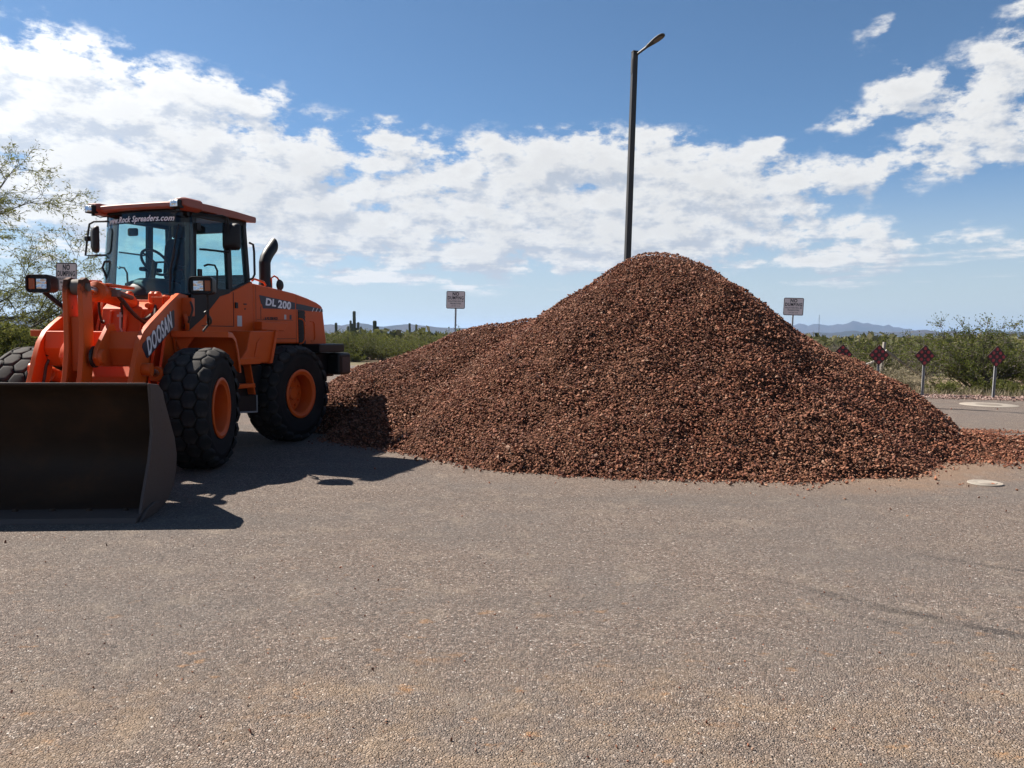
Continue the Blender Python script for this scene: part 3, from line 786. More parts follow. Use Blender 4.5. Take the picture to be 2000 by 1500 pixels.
# head, tilted so that its underside shows
rings = []
for s_, w, tz in ((0.0, 0.05, 0.055), (0.10, 0.085, 0.06), (0.24, 0.125, 0.065), (0.42, 0.165, 0.06), (0.58, 0.165, 0.05), (0.68, 0.12, 0.035), (0.72, 0.05, 0.02)):
    rings.append([(s_, w * math.cos(a), (tz if math.sin(a) > 0 else 0.028) * math.sin(a)) for a in [2 * PI * k / 20 for k in range(20)]])
mb = MB(); mb.loft(rings); hd = mb.build('lamp_head', M['pole'], lp)
hd.location = (0.38, -0.18, 10.21); hd.rotation_euler = Euler((R(-8), R(-20), R(-25))); hd.scale = (0.92, 0.72, 0.9)
mb = MB(); mb.prism([(0.47 + 0.17 * math.cos(a), 0.115 * math.sin(a)) for a in [2 * PI * k / 20 for k in range(20)]], 'z', -0.036, -0.026)
ln = mb.build('led_panel', M['iron'], hd)
mb = MB(); mb.lathe([(0.02, 0.05), (0.035, 0.055), (0.04, 0.09), (0.03, 0.115), (0.001, 0.12)], 'z', (0.24, 0, 0), 14); mb.build('photocell', M['plastic'], hd)
mb = MB(); mb.box((0.09, 0, 0.066), (0.07, 0.07, 0.02)); mb.box((0.02, 0, 0.06), (0.03, 0.06, 0.02)); mb.build('arm_clamp', M['pole'], hd, bevel=0.004)

# diamond end-of-road markers with nine red reflectors each
def make_marker():
    root = empty('diamond_marker')
    mb = MB()   # U-channel post
    mb.prism([(-0.04, 0.010), (-0.025, 0.010), (-0.02, 0.042), (0.02, 0.042), (0.025, 0.010), (0.04, 0.010), (0.04, 0.016), (0.03, 0.016), (0.025, 0.048), (-0.025, 0.048), (-0.03, 0.016), (-0.04, 0.016)], 'z', -0.2, 1.10)
    mb.build('post', M['galv'], root)
    hs = 0.318
    mb = MB(); mb.prism([(-hs, 1.18), (0, 1.18 - hs), (hs, 1.18), (0, 1.18 + hs)], 'y', -0.004, 0.006)
    pn = mb.build('panel', M['marker_back'], root, bevel=0.002)
    mb = MB(); mb.lathe([(0.001, -0.014), (0.020, -0.0135), (0.023, -0.011), (0.040, -0.012), (0.0445, -0.009), (0.046, -0.004)], 'y', (0, 0, 0), 18)
    rf = mb.build('reflector', M['reflector'], pn)
    k = 0
    for i in (-1, 0, 1):
        for j in (-1, 0, 1):
            o = rf if k == 0 else link(rf.copy(), pn)
            a = 0.148
            o.location = ((i + j) * a * 0.7071, 0, 1.18 + (i - j) * a * 0.7071); k += 1
    for z in (1.06, 1.30):
        mb = MB(); mb.lathe([(0.001, -0.008), (0.007, -0.007), (0.009, -0.004)], 'y', (0, 0, z), 8); mb.build('bolt', M['galv'], root)
    return root
mk = make_marker()
grp_m = 'diamond markers along the end of the lot'
for i, (x, y, rz, lean, lab) in enumerate(((11.98, 22.35, 5, 1.2, 'red diamond marker on a grey post, third from the left, before the creosote bush'),
                                     (13.68, 21.75, 9, 2.0, 'red diamond marker on a grey post, rightmost and nearest of the four'),
                                     (10.92, 22.9, 2, 0.6, 'red diamond marker directly in front of the wooden fence brace'),
                                     (10.02, 23.35, 2, 0.8, 'red diamond marker half hidden by the right flank of the gravel heap'))):
    o = mk if i == 0 else copy_tree(mk)
    o.location = (x, y, 0); o.rotation_euler = (0, R(lean), R(rz))
    tag(o, lab, 'marker', grp_m)

# weathered wood fence brace with wires beyond the markers
fn = empty('wire_fence', (12.2, 25.6, 0)); tag(fn, 'old wire fence with leaning wooden posts and diagonal braces behind the diamond markers', 'fence')
def fpart(mb, name, mat, **k):
    return mb.build(name, mat, fn, **k)
mb = MB(); mb.tube([(0.05, 0, -0.2), (0.14, 0.02, 0.8), (0.20, 0.02, 1.55)], 0.062, 9, 0.055); fpart(mb, 'post', M['wood'])
mb = MB(); mb.tube([(-2.7, 0.1, -0.1), (0.16, -0.08, 1.02)], 0.05, 8, 0.045); fpart(mb, 'brace', M['wood'])
mb = MB(); mb.tube([(0.20, -0.06, 1.28), (1.9, 0.5, 0.25)], 0.045, 8, 0.05); fpart(mb, 'brace', M['wood'])
mb = MB(); mb.tube([(-2.6, 0.3, -0.2), (-2.6, 0.3, 1.35)], 0.05, 8); fpart(mb, 'post', M['wood'])
for k_, x in enumerate((5.2, 9.5, 14.0)):
    mb = MB(); mb.tube([(x, -1.2 * k_ - 0.6, -0.2), (x + 0.05, -1.2 * k_ - 0.6, 1.3)], 0.045, 8); fpart(mb, 'post', M['wood'])
for z in (0.45, 0.8, 1.12):
    mb = MB(); mb.tube([(-2.6, 0.3, z), (0.15, 0.02, z + 0.05), (2.6, -0.3, z - 0.06), (5.2, -0.6, z), (9.5, -1.8, z), (14, -3.0, z)], 0.006, 5); fpart(mb, 'wire', M['wire'])

# round concrete covers in the lot
def cover(name, x, y, r, rin, label):
    root = empty(name, (x, y, 0.004)); tag(root, label, 'manhole cover')
    mb = MB(); mb.lathe([(rin, 0.010), (r * 0.97, 0.012), (r, 0.0), (rin, 0.0)], 'z', (0, 0, 0), 44, closed=True); mb.build('concrete_collar', M['concrete'], root)
    mb = MB(); mb.lathe([(0.001, 0.0165), (rin * 0.55, 0.016), (rin * 0.6, 0.012), (rin * 0.9, 0.013), (rin * 0.97, 0.016), (rin * 0.99, 0.002)], 'z', (0, 0, 0), 36, closed=False); mb.build('lid', M['iron'] if r > 0.4 else M['concrete'], root)
cover('survey_cover', 5.51, 8.84, 0.185, 0.12, 'small pale round cover set in the lot near the right edge of the heap')
cover('manhole', 12.15, 19.5, 0.66, 0.30, 'round iron manhole with a wide pale concrete collar near the diamond markers')

# guyed radio mast on the plain
rm = empty('radio_mast', (995, 2500, -6)); tag(rm, 'thin guyed radio mast far out on the plain before the mountains', 'radio mast')
mb = MB()
for dx, dy in ((-0.8, -0.5), (0.8, -0.5), (0, 0.9)): mb.tube([(dx, dy, 0), (dx, dy, 82)], 0.30, 5)
for k in range(40):
    z = k * 2.05; mb.tube([(-0.8, -0.5, z), (0.8, -0.5, z + 2)], 0.12, 4); mb.tube([(0.8, -0.5, z), (0, 0.9, z + 2)], 0.12, 4); mb.tube([(0, 0.9, z), (-0.8, -0.5, z + 2)], 0.12, 4)
mb.build('lattice_tower', M['iron'], rm)
for a in (90, 210, 330):
    for z in (40, 78):
        mb = MB(); mb.tube([(0, 0, z), (38 * math.cos(R(a)), 38 * math.sin(R(a)), 0)], 0.06, 4); mb.build('guy_wire', M['iron'], rm)

# ------------------------------------------------------------------ articulated wheel loader
# Local axes of each half: u to the machine's left (photo right), v forward (towards the viewer), z up.
# MB(flip=True) stores (u, -v, z), so every half turns about the articulation joint.
LD = empty('wheel_loader', (-4.94, 10.89, 0))
tag(LD, 'orange articulated wheel loader parked with its dark bucket down, left of the gravel heap', 'wheel loader')
ZF, ZR = R(4.5), R(-19.5)
def F_(mb, name, mat, parent=None, **k):
    return mb.build(name, mat, parent or LD, rz=ZF if parent is None else None, **k)
def R_(mb, name, mat, parent=None, **k):
    return mb.build(name, mat, parent or LD, rz=ZR if parent is None else None, **k)
def mbf(): return MB(flip=True)

# ---- wheels: lathe carcass, dished rim, separate tread blocks
TR, TW = 0.748, 0.515
def hex_block(w, l, h, bev):
    """six sided lug, local x across the tyre, y round it, z outwards"""
    bm = bmesh.new()
    A = [(-w / 2, 0), (-w / 4, -l / 2), (w / 4, -l / 2), (w / 2, 0), (w / 4, l / 2), (-w / 4, l / 2)]
    rings = []
    for s_, z in ((1.03, -0.02), (1.0, h - bev), (1.0 - 1.2 * bev / min(w, l), h - bev * 0.3), (1.0 - 4.5 * bev / min(w, l), h)):
        rings.append([bm.verts.new((x * s_, y * s_, z)) for x, y in A])
    for a, b_ in zip(rings[:-1], rings[1:]):
        for i in range(6): bm.faces.new([a[i], a[(i + 1) % 6], b_[(i + 1) % 6], b_[i]])
    bm.faces.new(rings[-1])
    bmesh.ops.recalc_face_normals(bm, faces=bm.faces)
    me = bpy.data.meshes.new('tread_block'); bm.to_mesh(me); bm.free(); me.materials.append(M['tread']); me.shade_smooth(); me.set_sharp_from_angle(angle=R(75))
    return me
BLK_C, BLK_S = hex_block(0.190, 0.200, 0.036, 0.013), hex_block(0.168, 0.194, 0.036, 0.014)
def wheel(loc, rz, outer):
    """outer = +1 when the outside faces +u"""
    hub = MB(); o_ = outer
    # hub disc deep in the dish
    hub.lathe([(0.001, 0.10 * o_), (0.085, 0.10 * o_), (0.10, 0.085 * o_), (0.10, 0.05 * o_), (0.29, 0.035 * o_), (0.30, 0.0)], 'x', (0, 0, 0), 40)
    wh = hub.build('wheel', M['rim'], LD, angle=40)
    wh.location = loc; wh.rotation_euler = (0.3, 0, rz)
    w = TW / 2
    mb = MB()
    prof = [(0.345, -w * 0.80), (0.40, -w * 0.93), (0.50, -w * 1.0), (0.60, -w * 0.99), (0.665, -w * 0.93), (0.698, -w * 0.78), (0.706, -w * 0.4), (0.708, 0), (0.706, w * 0.4), (0.698, w * 0.78), (0.665, w * 0.93), (0.60, w * 0.985), (0.585, w * 1.015), (0.565, w * 1.015), (0.55, w * 0.995), (0.47, w * 0.985), (0.40, w * 0.93), (0.345, w * 0.80)]
    mb.lathe(prof, 'x', (0, 0, 0), 72, closed=True); mb.build('tyre', M['rubber'], wh, angle=50)
    mb = MB()
    e = [(0.375, w * 0.90), (0.382, w * 0.955), (0.372, w * 0.985), (0.345, w * 0.985), (0.335, w * 0.95), (0.325, w * 0.93), (0.300, w * 0.90), (0.296, w * 0.75), (0.298, 0.02), (0.31, 0.0), (0.33, w * 0.5)]
    mb.lathe([(r, t_ * o_) for r, t_ in e], 'x', (0, 0, 0), 56, closed=True); mb.build('rim', M['rim'], wh, angle=40)
    mb = MB()
    for k in range(12):
        a = 2 * PI * k / 12 + 0.2; cy, cz = 0.215 * math.cos(a), 0.215 * math.sin(a)
        mb.cyl((0.03 * o_, cy, cz), (0.075 * o_, cy, cz), 0.021, 6)
    mb.build('wheel_bolts', M['rim'], wh, smooth=False)
    n = 21
    for k in range(n):
        for row, (x, ph, me, tilt) in enumerate(((-0.078, 0.0, BLK_C, 0), (0.078, 0.5, BLK_C, 0), (-0.212, 0.5, BLK_S, -30), (0.212, 0.0, BLK_S, 30))):
            a = 2 * PI * (k + ph) / n
            b_ = link(bpy.data.objects.new('tread_block', me), wh)
            rr = 0.712 if tilt == 0 else 0.692
            b_.matrix_local = Matrix.Rotation(a, 4, 'X') @ Matrix.Translation((x, 0, rr)) @ Matrix.Rotation(R(tilt), 4, 'Y')
    return wh
def fpos(u, v, z, a):   # half frame -> loader root
    c_, s_ = math.cos(a), math.sin(a)
    return (u * c_ + v * s_, u * s_ - v * c_, z)
for (v, za) in ((1.435, ZF), (-1.55, ZR)):
    for sgn in (1, -1):
        wheel(fpos(sgn * 0.965, v, 0.748, za), za, sgn)

# ---- bucket -------------------------------------------------------
BW = 1.27
inner = [(4.16, 0.030), (3.72, 0.045), (3.565, 0.10), (3.43, 0.20), (3.35, 0.33), (3.335, 0.46), (3.385, 0.62), (3.53, 0.85), (3.645, 1.02), (3.75, 1.125), (3.95, 1.19)]
outer_ = [(3.955, 1.216), (3.735, 1.150), (3.62, 1.035), (3.505, 0.865), (3.358, 0.635), (3.307, 0.465), (3.323, 0.32), (3.405, 0.18), (3.545, 0.06), (3.72, 0.012), (4.16, 0.005)]
mb = mbf(); mb.prism(inner + outer_, 'x', -BW, BW); bk = F_(mb, 'bucket', M['steel_dark'], bevel=0.004)
side = [(4.235, 0.012), (3.72, 0.010), (3.55, 0.05), (3.395, 0.165), (3.31, 0.31), (3.29, 0.46), (3.34, 0.63), (3.48, 0.85), (3.585, 1.02), (3.63, 1.12), (3.74, 1.19), (3.95, 1.212), (3.915, 1.0), (3.905, 0.75), (3.985, 0.5), (4.12, 0.25)]
for s_ in (1, -1):
    mb = mbf(); mb.prism(side, 'x', s_ * (BW + 0.002), s_ * (BW + 0.030)); mb.build('side_plate', M['steel_grey'], bk, bevel=0.005)
    mb = mbf(); mb.prism([(4.29, 0.004), (3.86, 0.004), (3.86, 0.09), (3.94, 0.11), (4.14, 0.085)], 'x', s_ * (BW + 0.032), s_ * (BW + 0.058)); mb.build('side_cutter', M['steel_grey'], bk, bevel=0.006)
mb = mbf(); mb.prism([(4.03, 0.000), (4.335, 0.000), (4.30, 0.045), (4.17, 0.068), (4.03, 0.068)], 'x', -BW - 0.028, BW + 0.028); ce = mb.build('cutting_edge', M['steel_grey'], bk, bevel=0.004)
mb = mbf()
for k in range(8):
    u = -1.12 + k * 0.32; mb.cyl((u, 4.10, 0.066), (u, 4.10, 0.092), 0.03, 8, 0.018)
mb.build('edge_bolts', M['steel_dark'], bk)
mb = mbf(); mb.prism([(3.946, 1.194), (3.985, 1.205), (3.985, 1.221), (3.946, 1.219)], 'x', -BW, BW); mb.build('spill_lip', M['steel_grey'], bk, bevel=0.003)
for u in (-0.62, -0.50, 0.50, 0.62):
    mb = mbf(); mb.prism([(3.345, 0.62), (3.05, 0.50), (2.98, 0.40), (2.98, 0.28), (3.06, 0.20), (3.318, 0.34), (3.314, 0.46)], 'x', u - 0.02, u + 0.02); mb.build('hinge_lug', M['orange_worn'], bk, bevel=0.006)

# ---- front half frame --------------------------------------------
mb = mbf(); mb.hullbox((-0.30, -0.05, 0.55), (0.30, 1.75, 0.98)); mb.prism([(0.35, 0.95), (1.75, 0.95), (1.75, 1.15), (1.30, 1.70), (1.20, 1.98), (0.98, 2.10), (0.62, 2.10), (0.35, 1.80)], 'x', -0.30, 0.30)
fr = F_(mb, 'front_frame', M['orange'], bevel=0.012)
mb = mbf(); mb.cyl((-0.75, 1.435, 0.748), (0.75, 1.435, 0.748), 0.17, 20); mb.lathe([(0.17, -0.26), (0.30, -0.12), (0.30, 0.12), (0.17, 0.26)], 'x', (0, -1.435 * -1, 0.748), 24); F_(mb, 'front_axle', M['orange_worn'])
# tower cheek plates carrying the arm pins
tower = [(0.40, 0.95), (1.55, 0.95), (1.30, 1.55), (1.15, 1.90), (1.02, 2.13), (0.93, 2.17), (0.66, 2.175), (0.55, 2.10), (0.45, 1.6)]
for u in (-0.47, -0.36, 0.36, 0.47):
    mb = mbf(); mb.prism(tower, 'x', u - 0.018, u + 0.018); F_(mb, 'tower_plate', M['orange'], bevel=0.006)
mb = mbf(); mb.hullbox((-0.34, 0.92, 1.98), (0.34, 1.02, 2.10)); F_(mb, 'tower_crossbar', M['orange'], bevel=0.012)
mb = mbf(); mb.prism([(1.30, 1.55), (1.33, 1.55), (1.20, 1.92), (1.17, 1.92)], 'x', -0.30, 0.30); F_(mb, 'tower_front_plate', M['orange'], bevel=0.004)
for u in (-0.17, 0.02, 0.20):
    mb = mbf(); mb.prism([(1.33, 1.52), (1.40, 1.52), (1.26, 1.95), (1.20, 1.95)], 'x', u - 0.012, u + 0.012); F_(mb, 'rib', M['orange'], bevel=0.004)

# ---- lift arms
arm = [(0.62, 2.18), (0.96, 2.19), (1.30, 2.06), (1.62, 1.925), (1.95, 1.785), (2.14, 1.69), (2.27, 1.57), (2.38, 1.38), (2.47, 1.18), (2.60, 0.95), (2.86, 0.62), (3.04, 0.46), (3.06, 0.34), (2.98, 0.25), (2.86, 0.25), (2.70, 0.38), (2.42, 0.66), (2.22, 0.90), (2.10, 1.12), (1.95, 1.46), (1.62, 1.60), (1.33, 1.72), (1.0, 1.88), (0.66, 1.93)]
def decal_M(u, v0, z0, v1, z1):
    """matrix for text running from (v0,z0) towards (v1,z1), read from +u, in flipped coordinates"""
    X_ = Vector((0, -(v1 - v0), z1 - z0)).normalized(); N_ = Vector((1, 0, 0)); Y_ = N_.cross(X_)
    c_ = Vector((u, -(v0 + v1) / 2, (z0 + z1) / 2))
    return Matrix(((X_.x, Y_.x, N_.x, c_.x), (X_.y, Y_.y, N_.y, c_.y), (X_.z, Y_.z, N_.z, c_.z), (0, 0, 0, 1)))
for s_ in (1, -1):
    mb = mbf(); mb.prism(arm, 'x', s_ * 0.505, s_ * 0.560); a_ = F_(mb, 'lift_arm', M['orange'], bevel=0.006)
    mb = mbf(); mb.lathe([(0.001, 0.0), (0.10, 0.0), (0.11, 0.012), (0.11, 0.10), (0.001, 0.10)], 'x', (s_ * 0.50 - 0.05, -2.96 * -1, 0.35), 20); mb.build('hinge_boss', M['orange_worn'], a_)
    mb = mbf(); mb.lathe([(0.001, 0.02), (0.055, 0.02), (0.06, 0.012), (0.06, -0.012), (0.001, -0.012)], 'x', (s_ * 0.565, 0.80, 2.055), 16); mb.build('pivot_pin', M['orange_worn'], a_)
    if s_ > 0:
        dq = [(2.205, 1.515), (2.185, 1.555), (1.20, 1.972), (1.165, 1.955), (1.165, 1.765), (1.20, 1.745), (2.05, 1.385), (2.09, 1.395)]
        mb = mbf(); mb.prism(dq, 'x', 0.5605, 0.5635); d_ = mb.build('decal', M['decal'], a_, smooth=False)
        text_mesh('lettering', 'DOOSAN', 0.285, M['decal_white'], d_, decal_M(0.5645, 2.125, 1.470, 1.215, 1.862), shear=0.22, bold=0.0085, sx=0.655, spacing=1.13, depth=0.001)
    # inner wear strip and hydraulic line seen on the far arm
    mb = mbf(); mb.tube([(s_ * 0.49, 1.55, 1.72), (s_ * 0.49, 2.0, 1.52), (s_ * 0.49, 2.2, 1.30), (s_ * 0.49, 2.3, 1.02)], 0.016, 8); mb.build('grease_line', M['hose'], a_)
    mb = mbf(); mb.box((s_ * 0.49, 2.13, 1.42), (0.03, 0.10, 0.03)); mb.build('line_clamp', M['black'], a_, bevel=0.004)
    # lift cylinder below the arm
    mb = mbf(); mb.cyl((s_ * 0.61, 0.62, 0.92), (s_ * 0.61, 1.92, 1.20), 0.078, 20); mb.lathe([(0.085, -0.03), (0.092, 0), (0.085, 0.05)], 'y', (s_ * 0.61, 1.90, 1.195), 20); lc = F_(mb, 'lift_cylinder', M['orange_worn'])
    mb = mbf(); mb.cyl((s_ * 0.61, 1.90, 1.195), (s_ * 0.61, 2.16, 1.252), 0.042, 16); mb.build('rod', M['chrome'], lc)
    mb = mbf(); mb.lathe([(0.035, -0.05), (0.072, -0.05), (0.075, 0), (0.072, 0.05), (0.035, 0.05)], 'x', (s_ * 0.61, 2.20, 1.26), 18); mb.build('rod_eye', M['orange_worn'], lc)
# cross member and bellcrank brackets
mb = mbf(); mb.prism([(1.86, 1.69), (2.16, 1.692), (2.22, 1.50), (2.12, 1.30), (1.90, 1.28), (1.82, 1.5)], 'x', -0.504, 0.504); cm = F_(mb, 'cross_member', M['orange'], bevel=0.012)
for u in (-0.175, 0.175):
    mb = mbf(); mb.prism([(1.98, 1.70), (2.06, 1.78), (2.16, 1.78), (2.48, 1.50), (2.52, 1.40), (2.44, 1.31), (2.14, 1.29), (1.98, 1.3)], 'x', u - 0.024, u + 0.024); mb.build('bracket', M['orange'], cm, bevel=0.006)
mb = mbf(); mb.cyl((-0.22, 2.42, 1.41), (0.235, 2.42, 1.41), 0.05, 18); mb.lathe([(0.001, 0.24), (0.075, 0.24), (0.082, 0.228), (0.082, 0.20), (0.05, 0.2)], 'x', (0, 2.42, 1.41), 20); mb.build('pivot_pin', M['orange_worn'], cm)
mb = mbf(); mb.lathe([(0.085, 0.125), (0.12, 0.125), (0.12, 0.15), (0.085, 0.15)], 'x', (0, 2.42, 1.41), 24, closed=True); mb.build('dust_seal', M['black'], cm)
# bellcrank: two plates
bc = [(2.33, 2.13), (2.36, 2.24), (2.44, 2.28), (2.53, 2.25), (2.56, 2.14), (2.55, 1.80), (2.56, 1.50), (2.62, 1.20), (2.76, 0.90), (2.86, 0.74), (2.84, 0.62), (2.75, 0.58), (2.66, 0.66), (2.48, 0.95), (2.36, 1.22), (2.31, 1.45), (2.31, 1.80)]
bl = None
for u in (-0.098, 0.058):
    mb = mbf(); mb.prism(bc, 'x', u - 0.027, u + 0.027)
    bl = F_(mb, 'bellcrank_plate', M['bellcrank'], bevel=0.008)
mb = mbf(); mb.hullbox((-0.070, 2.33, 1.25), (0.030, 2.50, 1.85)); F_(mb, 'bellcrank_web', M['bellcrank'], bevel=0.01)
mb = mbf(); mb.cyl((-0.145, 2.45, 2.17), (0.11, 2.45, 2.17), 0.045, 16); F_(mb, 'bellcrank_pin', M['iron'])
mb = mbf(); mb.prism([(2.70, 0.58), (2.86, 0.72), (3.58, 0.99), (3.56, 0.93), (3.48, 0.84), (2.84, 0.56)], 'x', -0.055, 0.055); F_(mb, 'bucket_link', M['orange_worn'], bevel=0.01)
# tilt cylinder
mb = mbf(); mb.cyl((0, 1.12, 2.06), (0, 2.02, 2.145), 0.098, 24); mb.lathe([(0.10, -0.06), (0.118, -0.05), (0.118, 0.03), (0.07, 0.06)], 'y', (0, 2.02, 2.145), 24); mb.cyl((0, 0.86, 2.035), (0, 1.14, 2.062), 0.07, 16); tc_ = F_(mb, 'tilt_cylinder', M['orange_worn'], bevel=0.004)
mb = mbf(); mb.cyl((0, 2.02, 2.145), (0, 2.40, 2.17), 0.046, 18); mb.build('rod', M['chrome'], tc_)
mb = mbf(); mb.lathe([(0.04, -0.055), (0.085, -0.055), (0.088, 0), (0.085, 0.055), (0.04, 0.055)], 'x', (0, 2.45, 2.17), 20); mb.build('rod_eye', M['iron'], tc_)
mb = mbf(); mb.box((0.05, 1.55, 2.235), (0.10, 0.70, 0.03)); mb.box((-0.04, 1.95, 2.25), (0.10, 0.12, 0.06)); mb.build('kickout_bar', M['orange'], tc_, bevel=0.005)
mb = mbf(); mb.cyl((0.12, 1.35, 2.11), (0.12, 1.80, 2.15), 0.028, 12); mb.box((0.13, 1.82, 2.14), (0.07, 0.09, 0.08)); mb.build('feed_pipe', M['iron'], tc_, bevel=0.003)
# hoses looping over the tower
def hose(pts, r=0.019):
    P2 = []
    for i in range(len(pts) - 1):
        a = [Vector(pts[max(0, i - 1)]), Vector(pts[i]), Vector(pts[i + 1]), Vector(pts[min(len(pts) - 1, i + 2)])]
        for k in range(6):
            t_ = k / 6
            P2.append(0.5 * ((2 * a[1]) + (-a[0] + a[2]) * t_ + (2 * a[0] - 5 * a[1] + 4 * a[2] - a[3]) * t_ * t_ + (-a[0] + 3 * a[1] - 3 * a[2] + a[3]) * t_ ** 3))
    P2.append(Vector(pts[-1]))
    mb = mbf(); mb.tube(P2, r, 9); return mb
for i, pts in enumerate(([(0.13, 1.78, 2.12), (0.20, 1.62, 1.95), (0.26, 1.42, 1.84), (0.31, 1.18, 1.93), (0.30, 1.02, 2.12), (0.26, 0.88, 2.18)], [(0.16, 1.75, 2.08), (0.24, 1.58, 1.90), (0.31, 1.38, 1.80), (0.37, 1.14, 1.90), (0.35, 1.00, 2.10), (0.30, 0.86, 2.17)],
                         [(0.12, 1.66, 2.03), (0.10, 1.60, 1.90), (0.08, 1.58, 1.74), (0.09, 1.60, 1.62)], [(-0.12, 1.70, 2.05), (-0.20, 1.5, 1.9), (-0.25, 1.3, 1.8), (-0.28, 1.1, 1.95), (-0.25, 0.9, 2.15)],
                         [(0.40, 0.98, 2.14), (0.44, 1.06, 2.03), (0.42, 1.12, 1.86), (0.38, 1.16, 1.70)], [(0.36, 1.25, 1.98), (0.38, 1.34, 1.86), (0.34, 1.40, 1.72)], [(-0.16, 2.10, 2.22), (-0.22, 1.9, 2.30), (-0.24, 1.7, 2.28), (-0.22, 1.5, 2.16)])):
    F_(hose(pts, 0.021 if i < 2 else 0.015), 'hydraulic_hose', M['hose'])
# valve block and fittings
mb = mbf(); mb.box((0.33, 1.05, 2.06), (0.14, 0.12, 0.15)); mb.box((0.42, 1.02, 2.10), (0.07, 0.08, 0.10)); mb.cyl((0.26, 1.1, 2.02), (0.26, 1.24, 2.02), 0.035, 10); F_(mb, 'valve_block', M['orange_worn'], bevel=0.006)
mb = mbf(); mb.tube([(0.10, 1.64, 1.92), (0.10, 1.66, 1.74), (0.12, 1.62, 1.66)], 0.012, 8); mb.box((0.10, 1.66, 1.88), (0.05, 0.04, 0.03)); F_(mb, 'sensor_rod', M['galv'])
for u in (-0.05, 0.24, 0.30):
    mb = mbf(); mb.lathe([(0.05, -0.12), (0.055, 0.0), (0.05, 0.06), (0.03, 0.085), (0.001, 0.09)], 'z', (u, 1.0, 2.12), 16); F_(mb, 'pin_boss', M['orange'])

# ---- front fenders
def fender_mb(s_):
    mb = mbf()
    top = [(1.10, 1.700), (0.92, 1.695), (0.76, 1.62), (0.64, 1.45), (0.56, 1.26), (0.53, 1.16)]
    rings = []
    for (v, z), n_ in zip(top, ((0, 1), (0.15, 1), (0.6, 0.8), (0.9, 0.45), (0.96, 0.3), (0.97, 0.2))):
        rings.append([(s_ * 0.50, v, z), (s_ * 1.19, v, z), (s_ * 1.215, v + 0.005, z - 0.015), (s_ * 1.215, v + 0.07 * n_[0], z - 0.075 * n_[1]), (s_ * 1.195, v + 0.07 * n_[0], z - 0.075 * n_[1]), (s_ * 1.185, v + 0.02 * n_[0], z - 0.022 * n_[1]), (s_ * 0.50, v + 0.02 * n_[0], z - 0.022 * n_[1])])
    mb.loft(rings)
    mb.hullbox((s_ * 0.50, 1.10, 1.625), (s_ * 1.213, 1.125, 1.705))
    return mb
for s_ in (1, -1):
    fd = F_(fender_mb(s_), 'front_fender', M['orange'], bevel=0.005)
    mb = mbf(); mb.prism([(0.60, 1.15), (0.72, 1.52), (0.90, 1.67), (1.08, 1.67), (1.02, 1.45), (0.85, 1.2)], 'x', s_ * 0.50, s_ * 0.53); mb.build('bracket', M['orange'], fd, bevel=0.004)
    mb = mbf(); mb.prism([(0.50, 1.66), (0.78, 1.66), (0.60, 1.40)], 'y', 1.00, 1.02) if s_ > 0 else mb.prism([(-0.50, 1.66), (-0.78, 1.66), (-0.60, 1.40)], 'y', 1.00, 1.02); mb.build('gusset', M['orange'], fd)

# ---- headlamps on their stalks
for s_ in (1, -1):
    cu = 1.0 if s_ > 0 else -0.895
    cz = 2.262
    mb = mbf(); rr = rounded_rect(0.295, 0.218, 0.05)
    mb.loft([[(cu + x * k, v, cz + z * k) for x, z in rr] for v, k in ((1.22, 0.50), (1.26, 0.78), (1.34, 0.94), (1.43, 1.0), (1.53, 1.0), (1.535, 0.93), (1.50, 0.84))])
    hl = F_(mb, 'headlight', M['plastic'], angle=40)
    mb = mbf(); mb.box((cu - s_ * 0.028, 1.507, cz - 0.002), (0.120, 0.012, 0.125)); mb.build('lens', M['lens'], hl, bevel=0.006)
    mb = mbf(); mb.box((cu + s_ * 0.085, 1.507, cz - 0.002), (0.072, 0.014, 0.130)); mb.build('indicator', M['amber'], hl, bevel=0.008)
    mb = mbf(); mb.tube([(cu - s_ * 0.02, 1.43, cz - 0.10), (s_ * 0.72, 1.28, 1.98), (s_ * 0.50, 1.12, 1.84)], 0.03, 6) if s_ < 0 else mb.tube([(cu + 0.06, 1.43, cz - 0.10), (cu + 0.05, 1.40, 1.88), (cu + 0.02, 1.30, 1.80)], 0.016, 8)
    mb.build('stalk', M['black'], hl)
mb = mbf(); mb.box((0.62, 0.82, 2.02), (0.13, 0.13, 0.24)); mb.tube([(0.60, 0.9, 1.92), (0.64, 0.93, 1.8), (0.62, 0.88, 1.72)], 0.03, 8); F_(mb, 'steering_valve', M['orange_worn'], bevel=0.015)
for pts in ([(0.66, 0.86, 2.1), (0.72, 0.96, 1.98), (0.66, 0.94, 1.82), (0.60, 0.8, 1.75)], [(1.00, 1.36, 1.95), (1.05, 1.30, 1.86), (1.02, 1.22, 1.80), (0.95, 1.10, 1.82)], [(0.92, 1.20, 1.70), (0.98, 1.18, 1.78), (1.04, 1.26, 1.84), (1.03, 1.36, 1.92)]):
    F_(hose(pts, 0.014), 'hydraulic_hose', M['hose'])

# ================= rear half =======================================
# frame, axle, belly
mb = mbf(); mb.hullbox((-0.36, -2.9, 0.62), (0.36, 0.15, 1.05)); mb.hullbox((-0.60, -2.75, 1.05), (0.60, -0.05, 1.50)); R_(mb, 'rear_frame', M['black'], bevel=0.012)
mb = mbf(); mb.cyl((-0.75, -1.55, 0.748), (0.75, -1.55, 0.748), 0.17, 20); R_(mb, 'rear_axle', M['black'])
